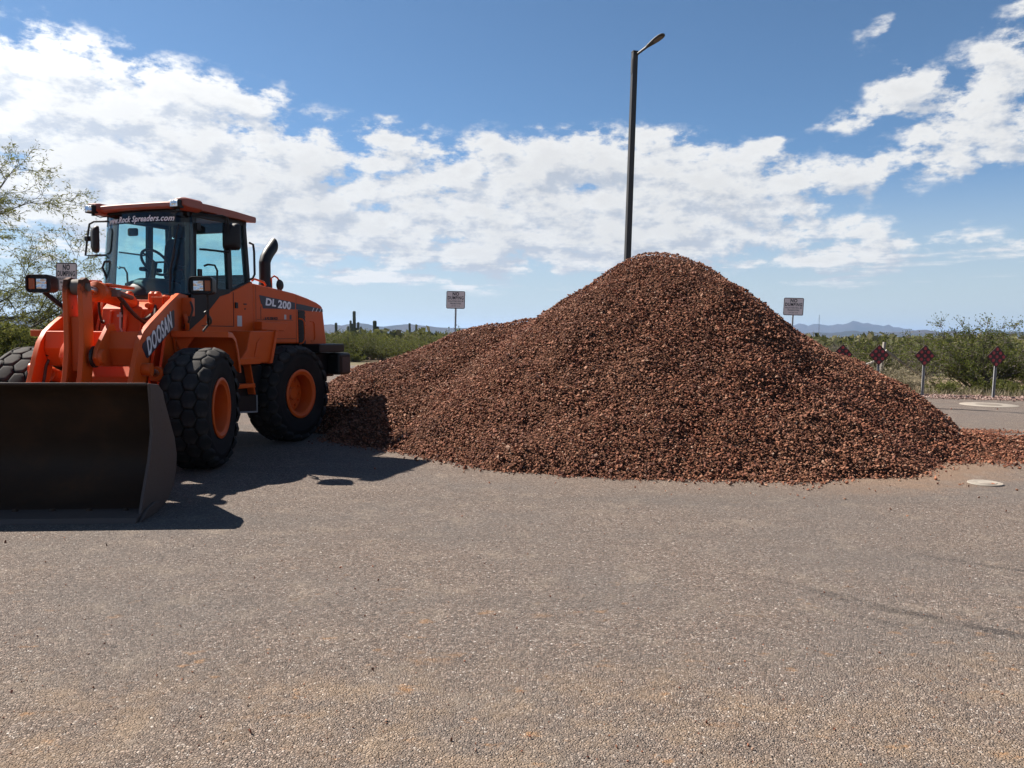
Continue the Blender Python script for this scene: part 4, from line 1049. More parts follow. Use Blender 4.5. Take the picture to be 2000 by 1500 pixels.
# ---- cab lower body
mb = mbf()
side_low = [(0.42, 1.76), (0.30, 2.02), (0.10, 2.20), (-0.02, 2.235), (-0.42, 2.245), (-0.94, 2.455), (-0.965, 2.43), (-0.965, 1.62), (-0.42, 1.62), (0.30, 1.62)]
mb.prism(side_low, 'x', -0.78, 0.78); lb = R_(mb, 'cab_base', M['orange'], bevel=0.012)
for s_ in (1, -1):
    # black diagonal skirt over the front corner of the base
    sk = [(0.46, 1.74), (0.39, 1.70), (0.11, 1.885), (-0.23, 2.195), (-0.43, 2.248), (-0.45, 2.30), (0.28, 2.30), (0.32, 2.10)]
    mb = mbf(); mb.prism(sk, 'x', s_ * 0.772, s_ * 0.802); mb.build('skirt', M['black'], lb, bevel=0.006)
    # door panel seam and furniture
    mb = mbf(); mb.prism([(-0.525, 1.78), (-0.525, 2.27), (-0.535, 2.27), (-0.535, 1.78)], 'x', s_ * 0.7805, s_ * 0.7835); mb.prism([(0.12, 1.775), (-0.53, 1.775), (-0.53, 1.785), (0.12, 1.785)], 'x', s_ * 0.7805, s_ * 0.7832); mb.build('seam', M['decal_black'], lb, smooth=False)
    mb = mbf(); mb.box((s_ * 0.79, -0.585, 2.085), (0.02, 0.055, 0.085)); mb.build('lock', M['black'], lb, bevel=0.006)
    mb = mbf(); mb.box((s_ * 0.7825, -0.655, 1.86), (0.004, 0.10, 0.155)); mb.build('sticker', M['paper'], lb)
    mb = mbf(); mb.box((s_ * 0.783, -0.78, 2.11), (0.012, 0.06, 0.02)); mb.cyl((s_ * 0.778, -0.78, 2.04), (s_ * 0.788, -0.78, 2.04), 0.012, 10); mb.build('catch', M['decal_black'], lb)
# ---- cab frame: pillars and rails
def bar(mb, a, b_, w, d):
    """rectangular bar from a to b_ (u,v,z), w across u, d across v"""
    mb.loft([[(p[0] + su * w / 2, p[1] + sv * d / 2, p[2]) for su, sv in ((-1, -1), (1, -1), (1, 1), (-1, 1))] for p in (a, b_)])
for s_ in (1, -1):
    mb = mbf(); bar(mb, (s_ * 0.715, 0.235, 2.22), (s_ * 0.675, 0.17, 3.30), 0.085, 0.13); cf = R_(mb, 'pillar', M['black'], bevel=0.012)
    mb = mbf(); bar(mb, (s_ * 0.735, -0.50, 2.25), (s_ * 0.70, -0.50, 3.30), 0.06, 0.10); R_(mb, 'pillar', M['black'], bevel=0.012)
    mb = mbf(); bar(mb, (s_ * 0.725, -0.905, 2.40), (s_ * 0.69, -0.865, 3.30), 0.08, 0.07); R_(mb, 'pillar', M['black'], bevel=0.012)
    mb = mbf(); mb.loft([[(s_ * 0.72, v, z) for v, z in ((0.25, 3.24), (0.25, 3.33), (-0.92, 3.33), (-0.92, 3.26))], [(s_ * 0.655, v, z) for v, z in ((0.25, 3.24), (0.25, 3.33), (-0.92, 3.33), (-0.92, 3.26))]]); R_(mb, 'roof_rail', M['black'], bevel=0.008)
    # door frame sill and glazing bars
    mb = mbf(); mb.loft([[(s_ * uu, v, z) for v, z in ((0.20, 2.20), (-0.16, 2.175), (-0.45, 2.235), (-0.93, 2.405), (-0.93, 2.46), (-0.45, 2.30), (-0.17, 2.23), (0.20, 2.26))] for uu in (0.70, 0.765)]); R_(mb, 'sill', M['black'], bevel=0.006)
    mb = mbf(); mb.tube([(s_ * 0.75, 0.02, 2.83), (s_ * 0.755, -0.45, 2.83)], 0.012, 8); mb.tube([(s_ * 0.75, 0.02, 2.60), (s_ * 0.80, 0.0, 2.62), (s_ * 0.81, -0.12, 2.62), (s_ * 0.81, -0.17, 2.55), (s_ * 0.80, -0.17, 2.30)], 0.014, 8); R_(mb, 'grab_rail', M['black'])
    mb = mbf(); mb.loft([[(s_ * (0.742 - 0.037 * (z - 2.24) / 1.06), v, z) for v, z in ((0.17, 2.24), (-0.17, 2.22), (-0.45, 2.27), (-0.45, 3.26), (0.12, 3.25))], [(s_ * (0.736 - 0.037 * (z - 2.24) / 1.06), v, z) for v, z in ((0.17, 2.24), (-0.17, 2.22), (-0.45, 2.27), (-0.45, 3.26), (0.12, 3.25))]]); R_(mb, 'door_glass', M['glass'], smooth=False)
    mb = mbf(); mb.loft([[(s_ * (0.742 - 0.037 * (z - 2.24) / 1.06), v, z) for v, z in ((-0.55, 2.33), (-0.87, 2.43), (-0.84, 3.26), (-0.55, 3.26))], [(s_ * (0.736 - 0.037 * (z - 2.24) / 1.06), v, z) for v, z in ((-0.55, 2.33), (-0.87, 2.43), (-0.84, 3.26), (-0.55, 3.26))]]); R_(mb, 'quarter_glass', M['glass'], smooth=False)
    mb = mbf(); mb.tube([(s_ * 0.78, -0.90, 3.02), (s_ * 0.80, -0.96, 3.0), (s_ * 0.80, -0.98, 2.9), (s_ * 0.80, -0.985, 2.56), (s_ * 0.79, -0.95, 2.50), (s_ * 0.76, -0.92, 2.48)], 0.017, 8); R_(mb, 'grab_rail', M['black'])
    mb = mbf(); mb.box((s_ * 0.765, 0.12, 2.50), (0.03, 0.07, 0.10)); mb.box((s_ * 0.755, 0.12, 3.12), (0.03, 0.07, 0.10)); R_(mb, 'hinge', M['black'], bevel=0.006)
# curved windscreen: bulges forward between the A pillars
def ws_ring(z, wid, v_edge, bulge, off):
    return [(wid * k / 10, v_edge + bulge * (1 - abs(k / 10) ** 2.6) + off, z) for k in range(-10, 11)]
def ws_at(z):
    q = (z - 2.20) / 1.10
    return (0.815 - 0.075 * q, 0.27 - 0.05 * q, 0.20 - 0.03 * q)
def screen(z0, z1, n_, off):
    rings = [];
    for k in range(n_ + 1):
        z = z0 + (z1 - z0) * k / n_; w_, e_, b_ = ws_at(z); rings.append(ws_ring(z, w_, e_, b_, off))
    return rings
def screen_obj(z0, z1, n_, name, mat):
    mb = mbf(); A = screen(z0, z1, n_, 0.0); B = screen(z0, z1, n_, -0.006)
    mb.loft(A, caps=False, closed=False); mb.loft(B, caps=False, closed=False)
    for a, b_ in ((A[0], B[0]), (A[-1], B[-1])): mb.loft([a, b_], caps=False, closed=False)
    mb.loft([[r_[0] for r_ in A], [r_[0] for r_ in B]], caps=False, closed=False); mb.loft([[r_[-1] for r_ in A], [r_[-1] for r_ in B]], caps=False, closed=False)
    return R_(mb, name, mat, angle=40)
ws = screen_obj(2.20, 3.16, 6, 'windscreen', M['glass'])
strip = screen_obj(3.161, 3.30, 2, 'sunstrip', M['glass_dark'])
# lettering bent to the curve of the screen
tx = text_mesh('lettering', 'www.Rock Spreaders.com', 0.112, M['decal_white'], strip, Matrix.Identity(4), shear=0.32, bold=0.0025, sx=0.92, spacing=1.06, depth=0.0005)
for v_ in tx.data.vertices:
    x, y, zz = v_.co; z = 3.215 + y; w_, e_, b_ = ws_at(z); x = x - 0.05
    k = x / w_
    v_.co = (x, -(e_ + b_ * (1 - min(1, abs(k)) ** 2.6) + 0.003 + zz), z)
# front lower bulkhead, dash, floor
mb = mbf(); mb.prism([(0.30, 1.62), (0.40, 1.70), (0.42, 2.12), (0.44, 2.20), (0.20, 2.22), (0.18, 1.62)], 'x', -0.70, 0.70); R_(mb, 'bulkhead', M['black'], bevel=0.02)
mb = mbf(); mb.lathe([(0.001, 0.24), (0.20, 0.23), (0.34, 0.17), (0.42, 0.06), (0.44, -0.02), (0.001, -0.02)], 'z', (-0.05, 0.10, 2.20), 28); R_(mb, 'dashboard', M['plastic'])
mb = mbf(); mb.hullbox((-0.70, -0.88, 2.02), (0.70, 0.2, 2.10)); mb.hullbox((-0.66, -0.90, 2.10), (0.66, -0.80, 2.48)); mb.hullbox((0.36, -0.62, 2.10), (0.64, 0.05, 2.42)); mb.hullbox((-0.64, -0.62, 2.10), (-0.40, 0.05, 2.40)); R_(mb, 'cab_interior', M['plastic'], bevel=0.02)
mb = mbf(); mb.loft([[(u, v, z) for u, v in ((-0.24, -0.32), (0.24, -0.32), (0.24, 0.14), (-0.24, 0.14))] for z in (2.28, 2.42)]); mb.hullbox((-0.14, -0.25, 2.1), (0.14, 0.05, 2.28)); st = R_(mb, 'seat', M['seat'], bevel=0.05, seg=3)
rr = rounded_rect(0.46, 0.62, 0.14)
mb = mbf(); mb.loft([[(x * k, -0.31 + dv - 0.10 * (z + 0.31), 2.72 + z) for x, z in rr] for dv, k in ((-0.07, 0.9), (0.0, 1.0), (0.06, 1.0), (0.09, 0.88))]); mb.build('backrest', M['seat'], st)
rr = rounded_rect(0.27, 0.19, 0.08)
mb = mbf(); mb.loft([[(x * k, -0.37 + dv, 3.13 + z * k) for x, z in rr] for dv, k in ((-0.05, 0.85), (0.0, 1.0), (0.04, 1.0), (0.06, 0.85))]); mb.cyl((-0.06, -0.37, 2.98), (-0.06, -0.37, 3.08), 0.01, 8); mb.cyl((0.06, -0.37, 2.98), (0.06, -0.37, 3.08), 0.01, 8); mb.build('headrest', M['seat'], st)
mb = mbf(); mb.box((0.30, -0.10, 2.58), (0.09, 0.36, 0.06)); mb.box((-0.30, -0.10, 2.58), (0.09, 0.36, 0.06)); mb.build('armrest', M['seat'], st, bevel=0.02)
# steering wheel tilted towards the seat
wv = []; 
for k in range(33):
    a = 2 * PI * k / 32; wv.append((0.21 * math.cos(a) - 0.02, 0.10 + 0.21 * math.sin(a) * 0.62, 2.66 + 0.21 * math.sin(a) * 0.78))
mb = mbf(); mb.tube(wv, 0.019, 8, caps=False)
for a in (0, 125, 235): mb.tube([(-0.02, 0.10, 2.66), (0.20 * math.cos(R(a)) - 0.02, 0.10 + 0.20 * math.sin(R(a)) * 0.62, 2.66 + 0.2 * math.sin(R(a)) * 0.78)], 0.014, 6)
mb.cyl((-0.02, 0.11, 2.66), (-0.02, 0.18, 2.36), 0.04, 10); R_(mb, 'steering_wheel', M['plastic'])
for u, v in ((0.42, -0.02), (0.50, -0.05), (0.34, -0.06)):
    mb = mbf(); mb.tube([(u, v, 2.40), (u - 0.01, v + 0.03, 2.56)], 0.010, 6); mb.lathe([(0.001, 0.05), (0.02, 0.04), (0.025, 0.01), (0.014, -0.01)], 'z', (u - 0.01, v + 0.03, 2.56), 10); R_(mb, 'lever', M['plastic'])
mb = mbf(); mb.prism([(x - 0.33, z + 3.08) for x, z in rounded_rect(0.17, 0.11, 0.03)], 'y', 0.16, 0.19); R_(mb, 'inside_mirror', M['plastic'], bevel=0.008)
# rear window and its frame
mb = mbf(); mb.hullbox((-0.68, -0.93, 3.18), (0.68, -0.86, 3.32)); mb.hullbox((-0.68, -0.94, 2.42), (0.68, -0.88, 2.55)); mb.hullbox((-0.30, -0.92, 2.5), (-0.22, -0.87, 3.2)); R_(mb, 'rear_frame_bar', M['black'], bevel=0.01)
mb = mbf(); mb.hullbox((-0.67, -0.905, 2.50), (0.67, -0.899, 3.22)); R_(mb, 'rear_glass', M['glass'], smooth=False)
mb = mbf(); mb.hullbox((-0.70, -0.90, 3.31), (0.70, 0.30, 3.335)); R_(mb, 'headliner', M['plastic'])
# roof: crowned slab with upturned front corners
def roof_ring(v, zc, hw, th, cr):
    n_ = 12; up_ = []; dn = []
    for k in range(-n_, n_ + 1):
        q = k / n_; z = zc - cr * abs(q) ** 3
        up_.append((hw * q, v, z)); dn.append((hw * q * (0.995), v, z - th))
    return up_ + dn[::-1]
mb = mbf(); mb.loft([roof_ring(-1.04, 3.405, 0.80, 0.05, 0.02), roof_ring(-1.00, 3.43, 0.82, 0.085, 0.025), roof_ring(-0.5, 3.455, 0.825, 0.10, 0.03), roof_ring(0.0, 3.46, 0.825, 0.10, 0.03), roof_ring(0.28, 3.448, 0.825, 0.10, 0.02), roof_ring(0.40, 3.43, 0.82, 0.085, 0.015), roof_ring(0.435, 3.41, 0.80, 0.05, 0.015)])
rf = R_(mb, 'roof', M['roof'], angle=45, bevel=0.006)
for s_ in (1, -1):
    mb = mbf(); A = [[(s_ * (0.80 - 0.17 + dx), v, z) for dx, z in ((0.0, 3.37), (0.04, 3.455), (0.17, 3.465), (0.205, 3.44), (0.205, 3.34), (0.14, 3.30), (0.03, 3.31))] for v in (0.12, 0.40)]
    A.append([(s_ * (0.80 - 0.16 + dx * 0.9), 0.475, z) for dx, z in ((0.0, 3.37), (0.04, 3.44), (0.17, 3.45), (0.205, 3.43), (0.205, 3.36), (0.14, 3.33), (0.03, 3.335))])
    mb.loft(A); pd = mb.build('lamp_pod', M['roof'], rf, bevel=0.01, angle=45)
    mb = mbf(); mb.box((s_ * 0.735, 0.485, 3.365), (0.145, 0.10, 0.105)); wl = R_(mb, 'work_light', M['plastic'], bevel=0.012)
    mb = mbf(); mb.box((s_ * 0.735, 0.539, 3.365), (0.120, 0.012, 0.082)); mb.build('lens', M['lens'], wl, bevel=0.006)
    mb = mbf(); mb.box((s_ * 0.735, 0.46, 3.30), (0.03, 0.03, 0.04)); mb.tube([(s_ * 0.73, 0.45, 3.295), (s_ * 0.66, 0.42, 3.265), (s_ * 0.56, 0.40, 3.27)], 0.008, 6); mb.build('bracket', M['black'], wl)
mb = mbf(); mb.lathe([(0.02, 0.0), (0.012, 0.03), (0.004, 0.055), (0.001, 0.06)], 'z', (0.55, -0.92, 3.43), 10); mb.build('antenna_base', M['black'], rf)
# wipers
mb = mbf(); mb.tube([(0.55, 0.44, 2.20), (0.57, 0.445, 2.50), (0.62, 0.41, 2.80)], 0.014, 6); mb.tube([(0.545, 0.445, 2.46), (0.665, 0.385, 3.12)], 0.010, 6); R_(mb, 'wiper', M['plastic'])
# mirrors
def mirror(cu, cv, cz, w, h, rz_, arms):
    mb = mbf(); rr = rounded_rect(w, h, 0.05)
    c_, s__ = math.cos(R(rz_)), math.sin(R(rz_))
    def q(x, d, z): return (cu + x * c_ - d * s__, cv + x * s__ + d * c_, cz + z)
    mb.loft([[q(x * k, d, z * k) for x, z in rr] for d, k in ((-0.035, 0.94), (-0.03, 1.0), (0.0, 1.0), (0.035, 0.86), (0.05, 0.6))])
    mi = R_(mb, 'mirror', M['plastic'], angle=50)
    mb = mbf(); mb.loft([[q(x * k, d, z * k) for x, z in rr] for d, k in ((-0.037, 0.90), (-0.0365, 0.90))]); mb.build('mirror_glass', M['mirror'], mi, smooth=False)
    for pts in arms:
        mb = mbf(); mb.tube(pts, 0.014, 8); mb.build('mirror_arm', M['black'], mi)
mirror(1.0, -0.235, 3.02, 0.26, 0.37, -8, [[(0.70, 0.20, 3.255), (0.84, 0.10, 3.27), (0.97, -0.10, 3.29), (1.01, -0.16, 3.265), (1.01, -0.18, 3.10), (1.0, -0.2, 3.02)], [(1.0, -0.22, 2.86), (0.99, -0.20, 2.80), (0.90, -0.05, 2.81), (0.745, 0.10, 2.82)]])
mirror(-0.885, 0.30, 2.985, 0.23, 0.37, 33, [[(-0.70, 0.24, 3.235), (-0.92, 0.28, 3.235), (-0.985, 0.30, 3.20), (-1.01, 0.30, 3.10), (-1.035, 0.30, 2.98), (-1.075, 0.30, 2.765), (-0.98, 0.28, 2.765), (-0.72, 0.24, 2.765)], [(-1.035, 0.30, 3.0), (-0.90, 0.30, 3.0)]])
mb = mbf(); mb.box((-1.03, 0.30, 3.0), (0.06, 0.06, 0.07)); R_(mb, 'mirror_clamp', M['black'], bevel=0.008)
mb = mbf(); mb.tube([(-0.62, 0.30, 2.30), (-0.70, 0.36, 2.58), (-0.66, 0.36, 2.66), (-0.55, 0.33, 2.67)], 0.016, 8); R_(mb, 'grab_rail', M['black'])

# ---- hood
hood_prof = [(-0.965, 2.43), (-1.25, 2.405), (-1.60, 2.375), (-2.0, 2.335), (-2.35, 2.275), (-2.62, 2.215), (-2.76, 2.165), (-2.805, 2.13), (-2.812, 2.08), (-2.86, 1.80), (-2.92, 1.49), (-2.90, 1.42), (-2.40, 1.36), (-2.31, 1.40), (-2.27, 1.52), (-1.02, 1.52), (-0.965, 1.55)]
mb = mbf(); mb.prism(hood_prof, 'x', -0.785, 0.785); hd_ = R_(mb, 'hood', M['orange'], bevel=0.03, seg=3)
for s_ in (1, -1):
    # decal band with the model name
    band = [(-1.10, 2.262), (-2.00, 2.182), (-2.00, 2.075), (-1.19, 2.062), (-1.165, 2.125), (-1.145, 2.13)]
    mb = mbf(); mb.prism(band, 'x', s_ * 0.7855, s_ * 0.7885); d_ = mb.build('decal', M['decal'], hd_, smooth=False)
    if s_ > 0:
        text_mesh('lettering', 'DL', 0.150, M['decal_white'], d_, decal_M(0.7895, -1.25, 2.162, -1.49, 2.150), shear=0.10, bold=0.006, sx=1.35, spacing=1.05, depth=0.0008)
        text_mesh('lettering', '200', 0.165, M['decal_white'], d_, decal_M(0.7895, -1.52, 2.142, -1.92, 2.118), shear=0.05, bold=0.006, sx=1.30, spacing=1.06, depth=0.0008)
        text_mesh('lettering', '- & PG SERVICE', 0.058, M['decal_black'], hd_, decal_M(0.7865, -1.08, 1.905, -1.66, 1.915), bold=0.003, sx=0.9, depth=0.0006)
        mb = mbf(); mb.box((0.7868, -1.74, 1.945), (0.003, 0.05, 0.075)); mb.build('sticker', M['paper'], hd_)
        mb = mbf(); mb.box((0.7868, -1.88, 1.945), (0.003, 0.05, 0.075)); mb.build('sticker', M['decal'], hd_)
    b2 = [(-2.03, 2.172), (-2.20, 2.16), (-2.79, 2.105), (-2.80, 2.06), (-2.30, 2.062), (-2.24, 2.07), (-2.03, 2.075)]
    mb = mbf(); mb.prism(b2, 'x', s_ * 0.7855, s_ * 0.7880); mb.build('decal', M['decal'], hd_, smooth=False)
    for v in (-2.47, -2.58, -2.69):
        mb = mbf(); mb.prism([(v, 2.055), (v - 0.018, 2.055), (v - 0.068, 2.118), (v - 0.050, 2.118)], 'x', s_ * 0.7885, s_ * 0.7895); mb.build('decal_stripe', M['decal_white'], hd_, smooth=False)
    # louvred intake
    mb = mbf(); mb.prism([(-2.075, 2.07), (-2.265, 2.065), (-2.295, 1.42), (-2.10, 1.42)], 'x', s_ * 0.7853, s_ * 0.7880); gr = mb.build('intake', M['decal_black'], hd_, smooth=False)
    for k in range(9):
        z = 1.47 + k * 0.068; v0 = -2.085 - 0.02 * (2.07 - z); mb = mbf(); mb.prism([(v0, z), (v0 - 0.185, z), (v0 - 0.185, z + 0.022), (v0, z + 0.022)], 'x', s_ * 0.7882, s_ * 0.796); mb.build('louvre', M['black'], gr, smooth=False)
    mb = mbf(); mb.tube([(s_ * 0.79, -2.09, 1.93), (s_ * 0.825, -2.14, 1.92), (s_ * 0.83, -2.19, 1.88), (s_ * 0.83, -2.205, 1.70), (s_ * 0.83, -2.20, 1.58), (s_ * 0.825, -2.15, 1.53), (s_ * 0.79, -2.11, 1.52)], 0.013, 8); mb.build('handle', M['orange'], hd_)
    mb = mbf(); mb.tube([(s_ * 0.784, -2.42, 1.89), (s_ * 0.79, -2.50, 1.89), (s_ * 0.79, -2.54, 1.85), (s_ * 0.79, -2.56, 1.62), (s_ * 0.79, -2.53, 1.57), (s_ * 0.784, -2.44, 1.565)], 0.012, 8); mb.build('pressed_rib', M['orange'], hd_)
    # seams
    mb = mbf()
    for q in ([(-1.02, 2.40), (-1.02, 1.56), (-1.026, 1.56), (-1.026, 2.40)], [(-2.03, 2.32), (-2.03, 1.52), (-2.036, 1.52), (-2.036, 2.32)], [(-1.05, 1.595), (-2.02, 1.595), (-2.02, 1.603), (-1.05, 1.603)], [(-1.13, 2.09), (-1.13, 1.90), (-1.142, 1.90), (-1.142, 2.09)], [(-1.05, 1.885), (-1.95, 1.895), (-1.95, 1.901), (-1.05, 1.891)]):
        mb.prism(q, 'x', s_ * 0.7852, s_ * 0.7866)
    mb.build('seam', M['decal_black'], hd_, smooth=False)
    # rear fender box with step
    fq = [(-0.41, 1.715), (-0.98, 1.72), (-0.955, 1.60), (-0.83, 1.27), (-0.79, 1.255), (-0.20, 1.255), (-0.17, 1.30), (-0.33, 1.45)]
    mb = mbf(); mb.prism(fq, 'x', s_ * 0.76, s_ * 1.165); rfd = R_(mb, 'rear_fender', M['orange'], bevel=0.018)
    mb = mbf(); mb.prism([(-0.955, 1.735), (-1.01, 1.735), (-0.86, 1.25), (-0.80, 1.24)], 'x', s_ * 0.78, s_ * 1.20); mb.build('lip', M['orange'], rfd, bevel=0.008)
    mb = mbf(); mb.prism([(-0.15, 1.335), (-0.60, 1.335), (-0.60, 1.245), (-0.13, 1.245)], 'x', s_ * 0.80, s_ * 1.185); mb.build('step', M['orange'], rfd, bevel=0.006)
    mb = mbf(); mb.tube([(s_ * 1.166, -0.70, 1.62), (s_ * 1.172, -0.62, 1.60), (s_ * 1.172, -0.55, 1.55), (s_ * 1.172, -0.50, 1.40), (s_ * 1.166, -0.49, 1.34)], 0.010, 8); mb.build('pressed_rib', M['orange'], rfd)
    # fender top shelf against the hood
    mb = mbf(); mb.prism([(-0.97, 1.86), (-1.62, 1.845), (-1.52, 1.72), (-0.97, 1.735)], 'x', s_ * 0.785, s_ * 0.93); mb.build('shelf', M['orange'], rfd, bevel=0.01)
    # ladder
    mb = mbf(); mb.hullbox((s_ * 0.93, -0.585, 0.905), (s_ * 1.105, -0.10, 0.92)); ld_ = R_(mb, 'ladder', M['orange'], bevel=0.003)
    for v0, v1 in ((-0.14, -0.12), (-0.47, -0.57)):
        mb = mbf(); mb.prism([(v0, 1.25), (v0 - 0.02, 1.25), (v1 - 0.025, 0.80), (v1, 0.80)], 'x', s_ * 0.95, s_ * 1.10); mb.build('side_rail', M['orange'], ld_, bevel=0.005)
    mb = mbf(); mb.hullbox((s_ * 0.94, -0.565, 0.92), (s_ * 1.115, -0.12, 0.965)); mb.build('step', M['orange'], ld_, bevel=0.006)
    mb = mbf(); mb.prism([(-0.13, 0.80), (-0.135, 0.58), (-0.63, 0.545), (-0.625, 0.78)], 'x', s_ * 1.07, s_ * 1.085); mb.build('rubber_step', M['plastic'], ld_)
    mb = mbf(); mb.tube([(s_ * 1.088, -0.625, 0.79), (s_ * 1.088, -0.628, 0.545), (s_ * 1.088, -0.14, 0.575)], 0.012, 6); mb.build('step_edge', M['galv'], ld_)
# small pictogram sticker on the tank panel
mb = mbf(); mb.hullbox((0.62, -0.9, 0.62), (0.98, -0.10, 1.22)); tk = R_(mb, 'fuel_tank', M['black'], bevel=0.03)
mb = mbf(); mb.box((0.983, -0.30, 0.69), (0.004, 0.045, 0.05)); mb.box((0.983, -0.31, 0.635), (0.004, 0.08, 0.02)); mb.build('sticker', M['paper'], tk)
# counterweight
mb = mbf(); mb.hullbox((-0.9, -2.96, 0.95), (0.9, -2.35, 1.36)); mb.hullbox((-1.13, -2.93, 1.375), (1.13, -2.18, 1.515)); R_(mb, 'counterweight', M['black'], bevel=0.02)
for s_ in (1, -1):
    mb = mbf(); mb.hullbox((s_ * 0.90, -3.10, 0.985), (s_ * 1.16, -2.72, 1.36)); cw = R_(mb, 'tail_block', M['plastic'], bevel=0.05, seg=3)
    mb = mbf(); mb.hullbox((s_ * 1.161, -3.04, 1.02), (s_ * 1.167, -2.80, 1.29)); mb.build('wear_panel', M['steel_grey'], cw, bevel=0.003)
# exhaust and hood-top mirror
mb = mbf(); mb.lathe([(0.13, 0.0), (0.11, 0.05), (0.092, 0.14), (0.090, 0.16), (0.090, 0.46)], 'z', (0.47, -1.66, 2.36), 22)
ex = R_(mb, 'exhaust_pipe', M['black'])
rings = []
for q, (v, z) in enumerate(((-1.66, 2.81), (-1.69, 2.88), (-1.76, 2.97), (-1.86, 3.07))):
    ang = (0, 25, 42, 45)[q]
    ring = []
    for k in range(22):
        a = 2 * PI * k / 22; x = 0.092 * math.cos(a); y = 0.092 * math.sin(a)
        vv = v + y * math.cos(R(ang)); zz = z + y * math.sin(R(ang))
        if q == 3: vv = -1.885; zz = 3.09 + y / 0.092 * 0.13
        ring.append((0.47 + x, vv, zz))
    rings.append(ring)
mb = mbf(); mb.loft(rings, caps=False); mb.build('tip', M['black'], ex)
mb = mbf(); mb.tube([(0.55, -1.72, 2.38), (0.56, -1.70, 2.56), (0.57, -1.76, 2.60), (0.57, -1.84, 2.58), (0.57, -1.92, 2.50), (0.57, -1.94, 2.36)], 0.014, 8); R_(mb, 'hood_rail', M['orange'])
mb = mbf(); mb.lathe([(0.001, -0.012), (0.075, -0.010), (0.092, 0.0), (0.08, 0.02), (0.001, 0.035)], 'x', (0.60, -1.86, 2.46), 22); R_(mb, 'round_mirror', M['plastic'])
mb = mbf(); mb.tube([(0.74, -1.0, 2.47), (0.74, -1.05, 2.50), (0.74, -1.28, 2.465), (0.74, -1.32, 2.42)], 0.016, 8); R_(mb, 'hood_rail', M['orange'])
# centre joint
mb = mbf(); mb.cyl((0, 0, 0.55), (0, 0, 1.0), 0.12, 16); mb.hullbox((-0.25, -0.25, 0.92), (0.25, 0.25, 1.0)); F_(mb, 'articulation_joint', M['black'], bevel=0.01)

# ------------------------------------------------------------------ vegetation
def leaf_mat(name, stops, trans=0.35):
    m = bpy.data.materials.new(name); m.use_nodes = True
    t = NT(m.node_tree)
    for nd in list(t.n): t.n.remove(nd)
    geo = t.node('ShaderNodeNewGeometry'); oi = t.node('ShaderNodeObjectInfo')
    c = t.ramp(geo.outputs['Random Per Island'], stops)
    c = t.mix(t.lin(oi.outputs['Random'], 0, 1, 0.0, 0.35), c, (0.105, 0.100, 0.052))
    di = t.node('ShaderNodeBsdfDiffuse'); t.put(di.inputs[0], c)
    tl = t.node('ShaderNodeBsdfTranslucent'); t.put(tl.inputs[0], t.mix(0.5, c, (0.12, 0.13, 0.02)))
    mx = t.node('ShaderNodeMixShader'); mx.inputs[0].default_value = trans
    t.l.new(di.outputs[0], mx.inputs[1]); t.l.new(tl.outputs[0], mx.inputs[2])
    o = t.node('ShaderNodeOutputMaterial'); t.l.new(mx.outputs[0], o.inputs[0])
    return m
M['creosote'] = leaf_mat('creosote_leaf', [(0, (0.040, 0.058, 0.016)), (0.5, (0.080, 0.100, 0.026)), (0.85, (0.120, 0.130, 0.038)), (1, (0.17, 0.15, 0.06))])
M['olive'] = leaf_mat('grey_olive_leaf', [(0, (0.065, 0.075, 0.036)), (0.5, (0.115, 0.122, 0.058)), (1, (0.185, 0.180, 0.095))])
M['lime'] = leaf_mat('bright_shrub_leaf', [(0, (0.075, 0.095, 0.024)), (0.5, (0.130, 0.150, 0.040)), (1, (0.20, 0.19, 0.07))])
M['verde'] = leaf_mat('palo_verde_leaf', [(0, (0.070, 0.086, 0.028)), (0.5, (0.140, 0.155, 0.048)), (1, (0.25, 0.23, 0.075))], 0.5)
M['straw'] = leaf_mat('dry_straw', [(0, (0.18, 0.15, 0.10)), (0.5, (0.30, 0.255, 0.175)), (1, (0.44, 0.38, 0.28))], 0.2)
M['farleaf'] = leaf_mat('far_scrub_leaf', [(0, (0.060, 0.066, 0.036)), (0.5, (0.105, 0.108, 0.058)), (0.85, (0.15, 0.14, 0.08)), (1, (0.22, 0.19, 0.12))], 0.3)
M['twig'] = paint('grey_twig_bark', (0.085, 0.072, 0.058), dust=(0.17, 0.145, 0.115), dustamt=0.7, rough=0.95)
M['green_bark'] = paint('green_grey_bark', (0.055, 0.060, 0.034), dust=(0.075, 0.068, 0.052), dustamt=0.8, rough=0.9)

def tubes_np(segs, nside=4):
    """segs: list of (p0, p1, r0, r1) -> verts, quads"""
    p0 = np.array([s[0] for s in segs]); p1 = np.array([s[1] for s in segs]); r0 = np.array([s[2] for s in segs]); r1 = np.array([s[3] for s in segs])
    d = p1 - p0; d /= np.linalg.norm(d, axis=1)[:, None] + 1e-9
    ref = np.where(np.abs(d[:, 2:3]) < 0.9, np.array([[0, 0, 1.0]]), np.array([[1.0, 0, 0]]))
    x = np.cross(ref, d); x /= np.linalg.norm(x, axis=1)[:, None]; y = np.cross(d, x)
    a = np.arange(nside) * 2 * np.pi / nside
    ring = np.cos(a)[None, :, None] * x[:, None, :] + np.sin(a)[None, :, None] * y[:, None, :]
    V = np.concatenate([p0[:, None] + ring * r0[:, None, None], p1[:, None] + ring * r1[:, None, None]], 1)
    base = np.arange(len(segs))[:, None, None] * 2 * nside
    k = np.arange(nside); F = np.stack([k, (k + 1) % nside, nside + (k + 1) % nside, nside + k], -1)[None] + base
    return V.reshape(-1, 3), F.reshape(-1, 4)
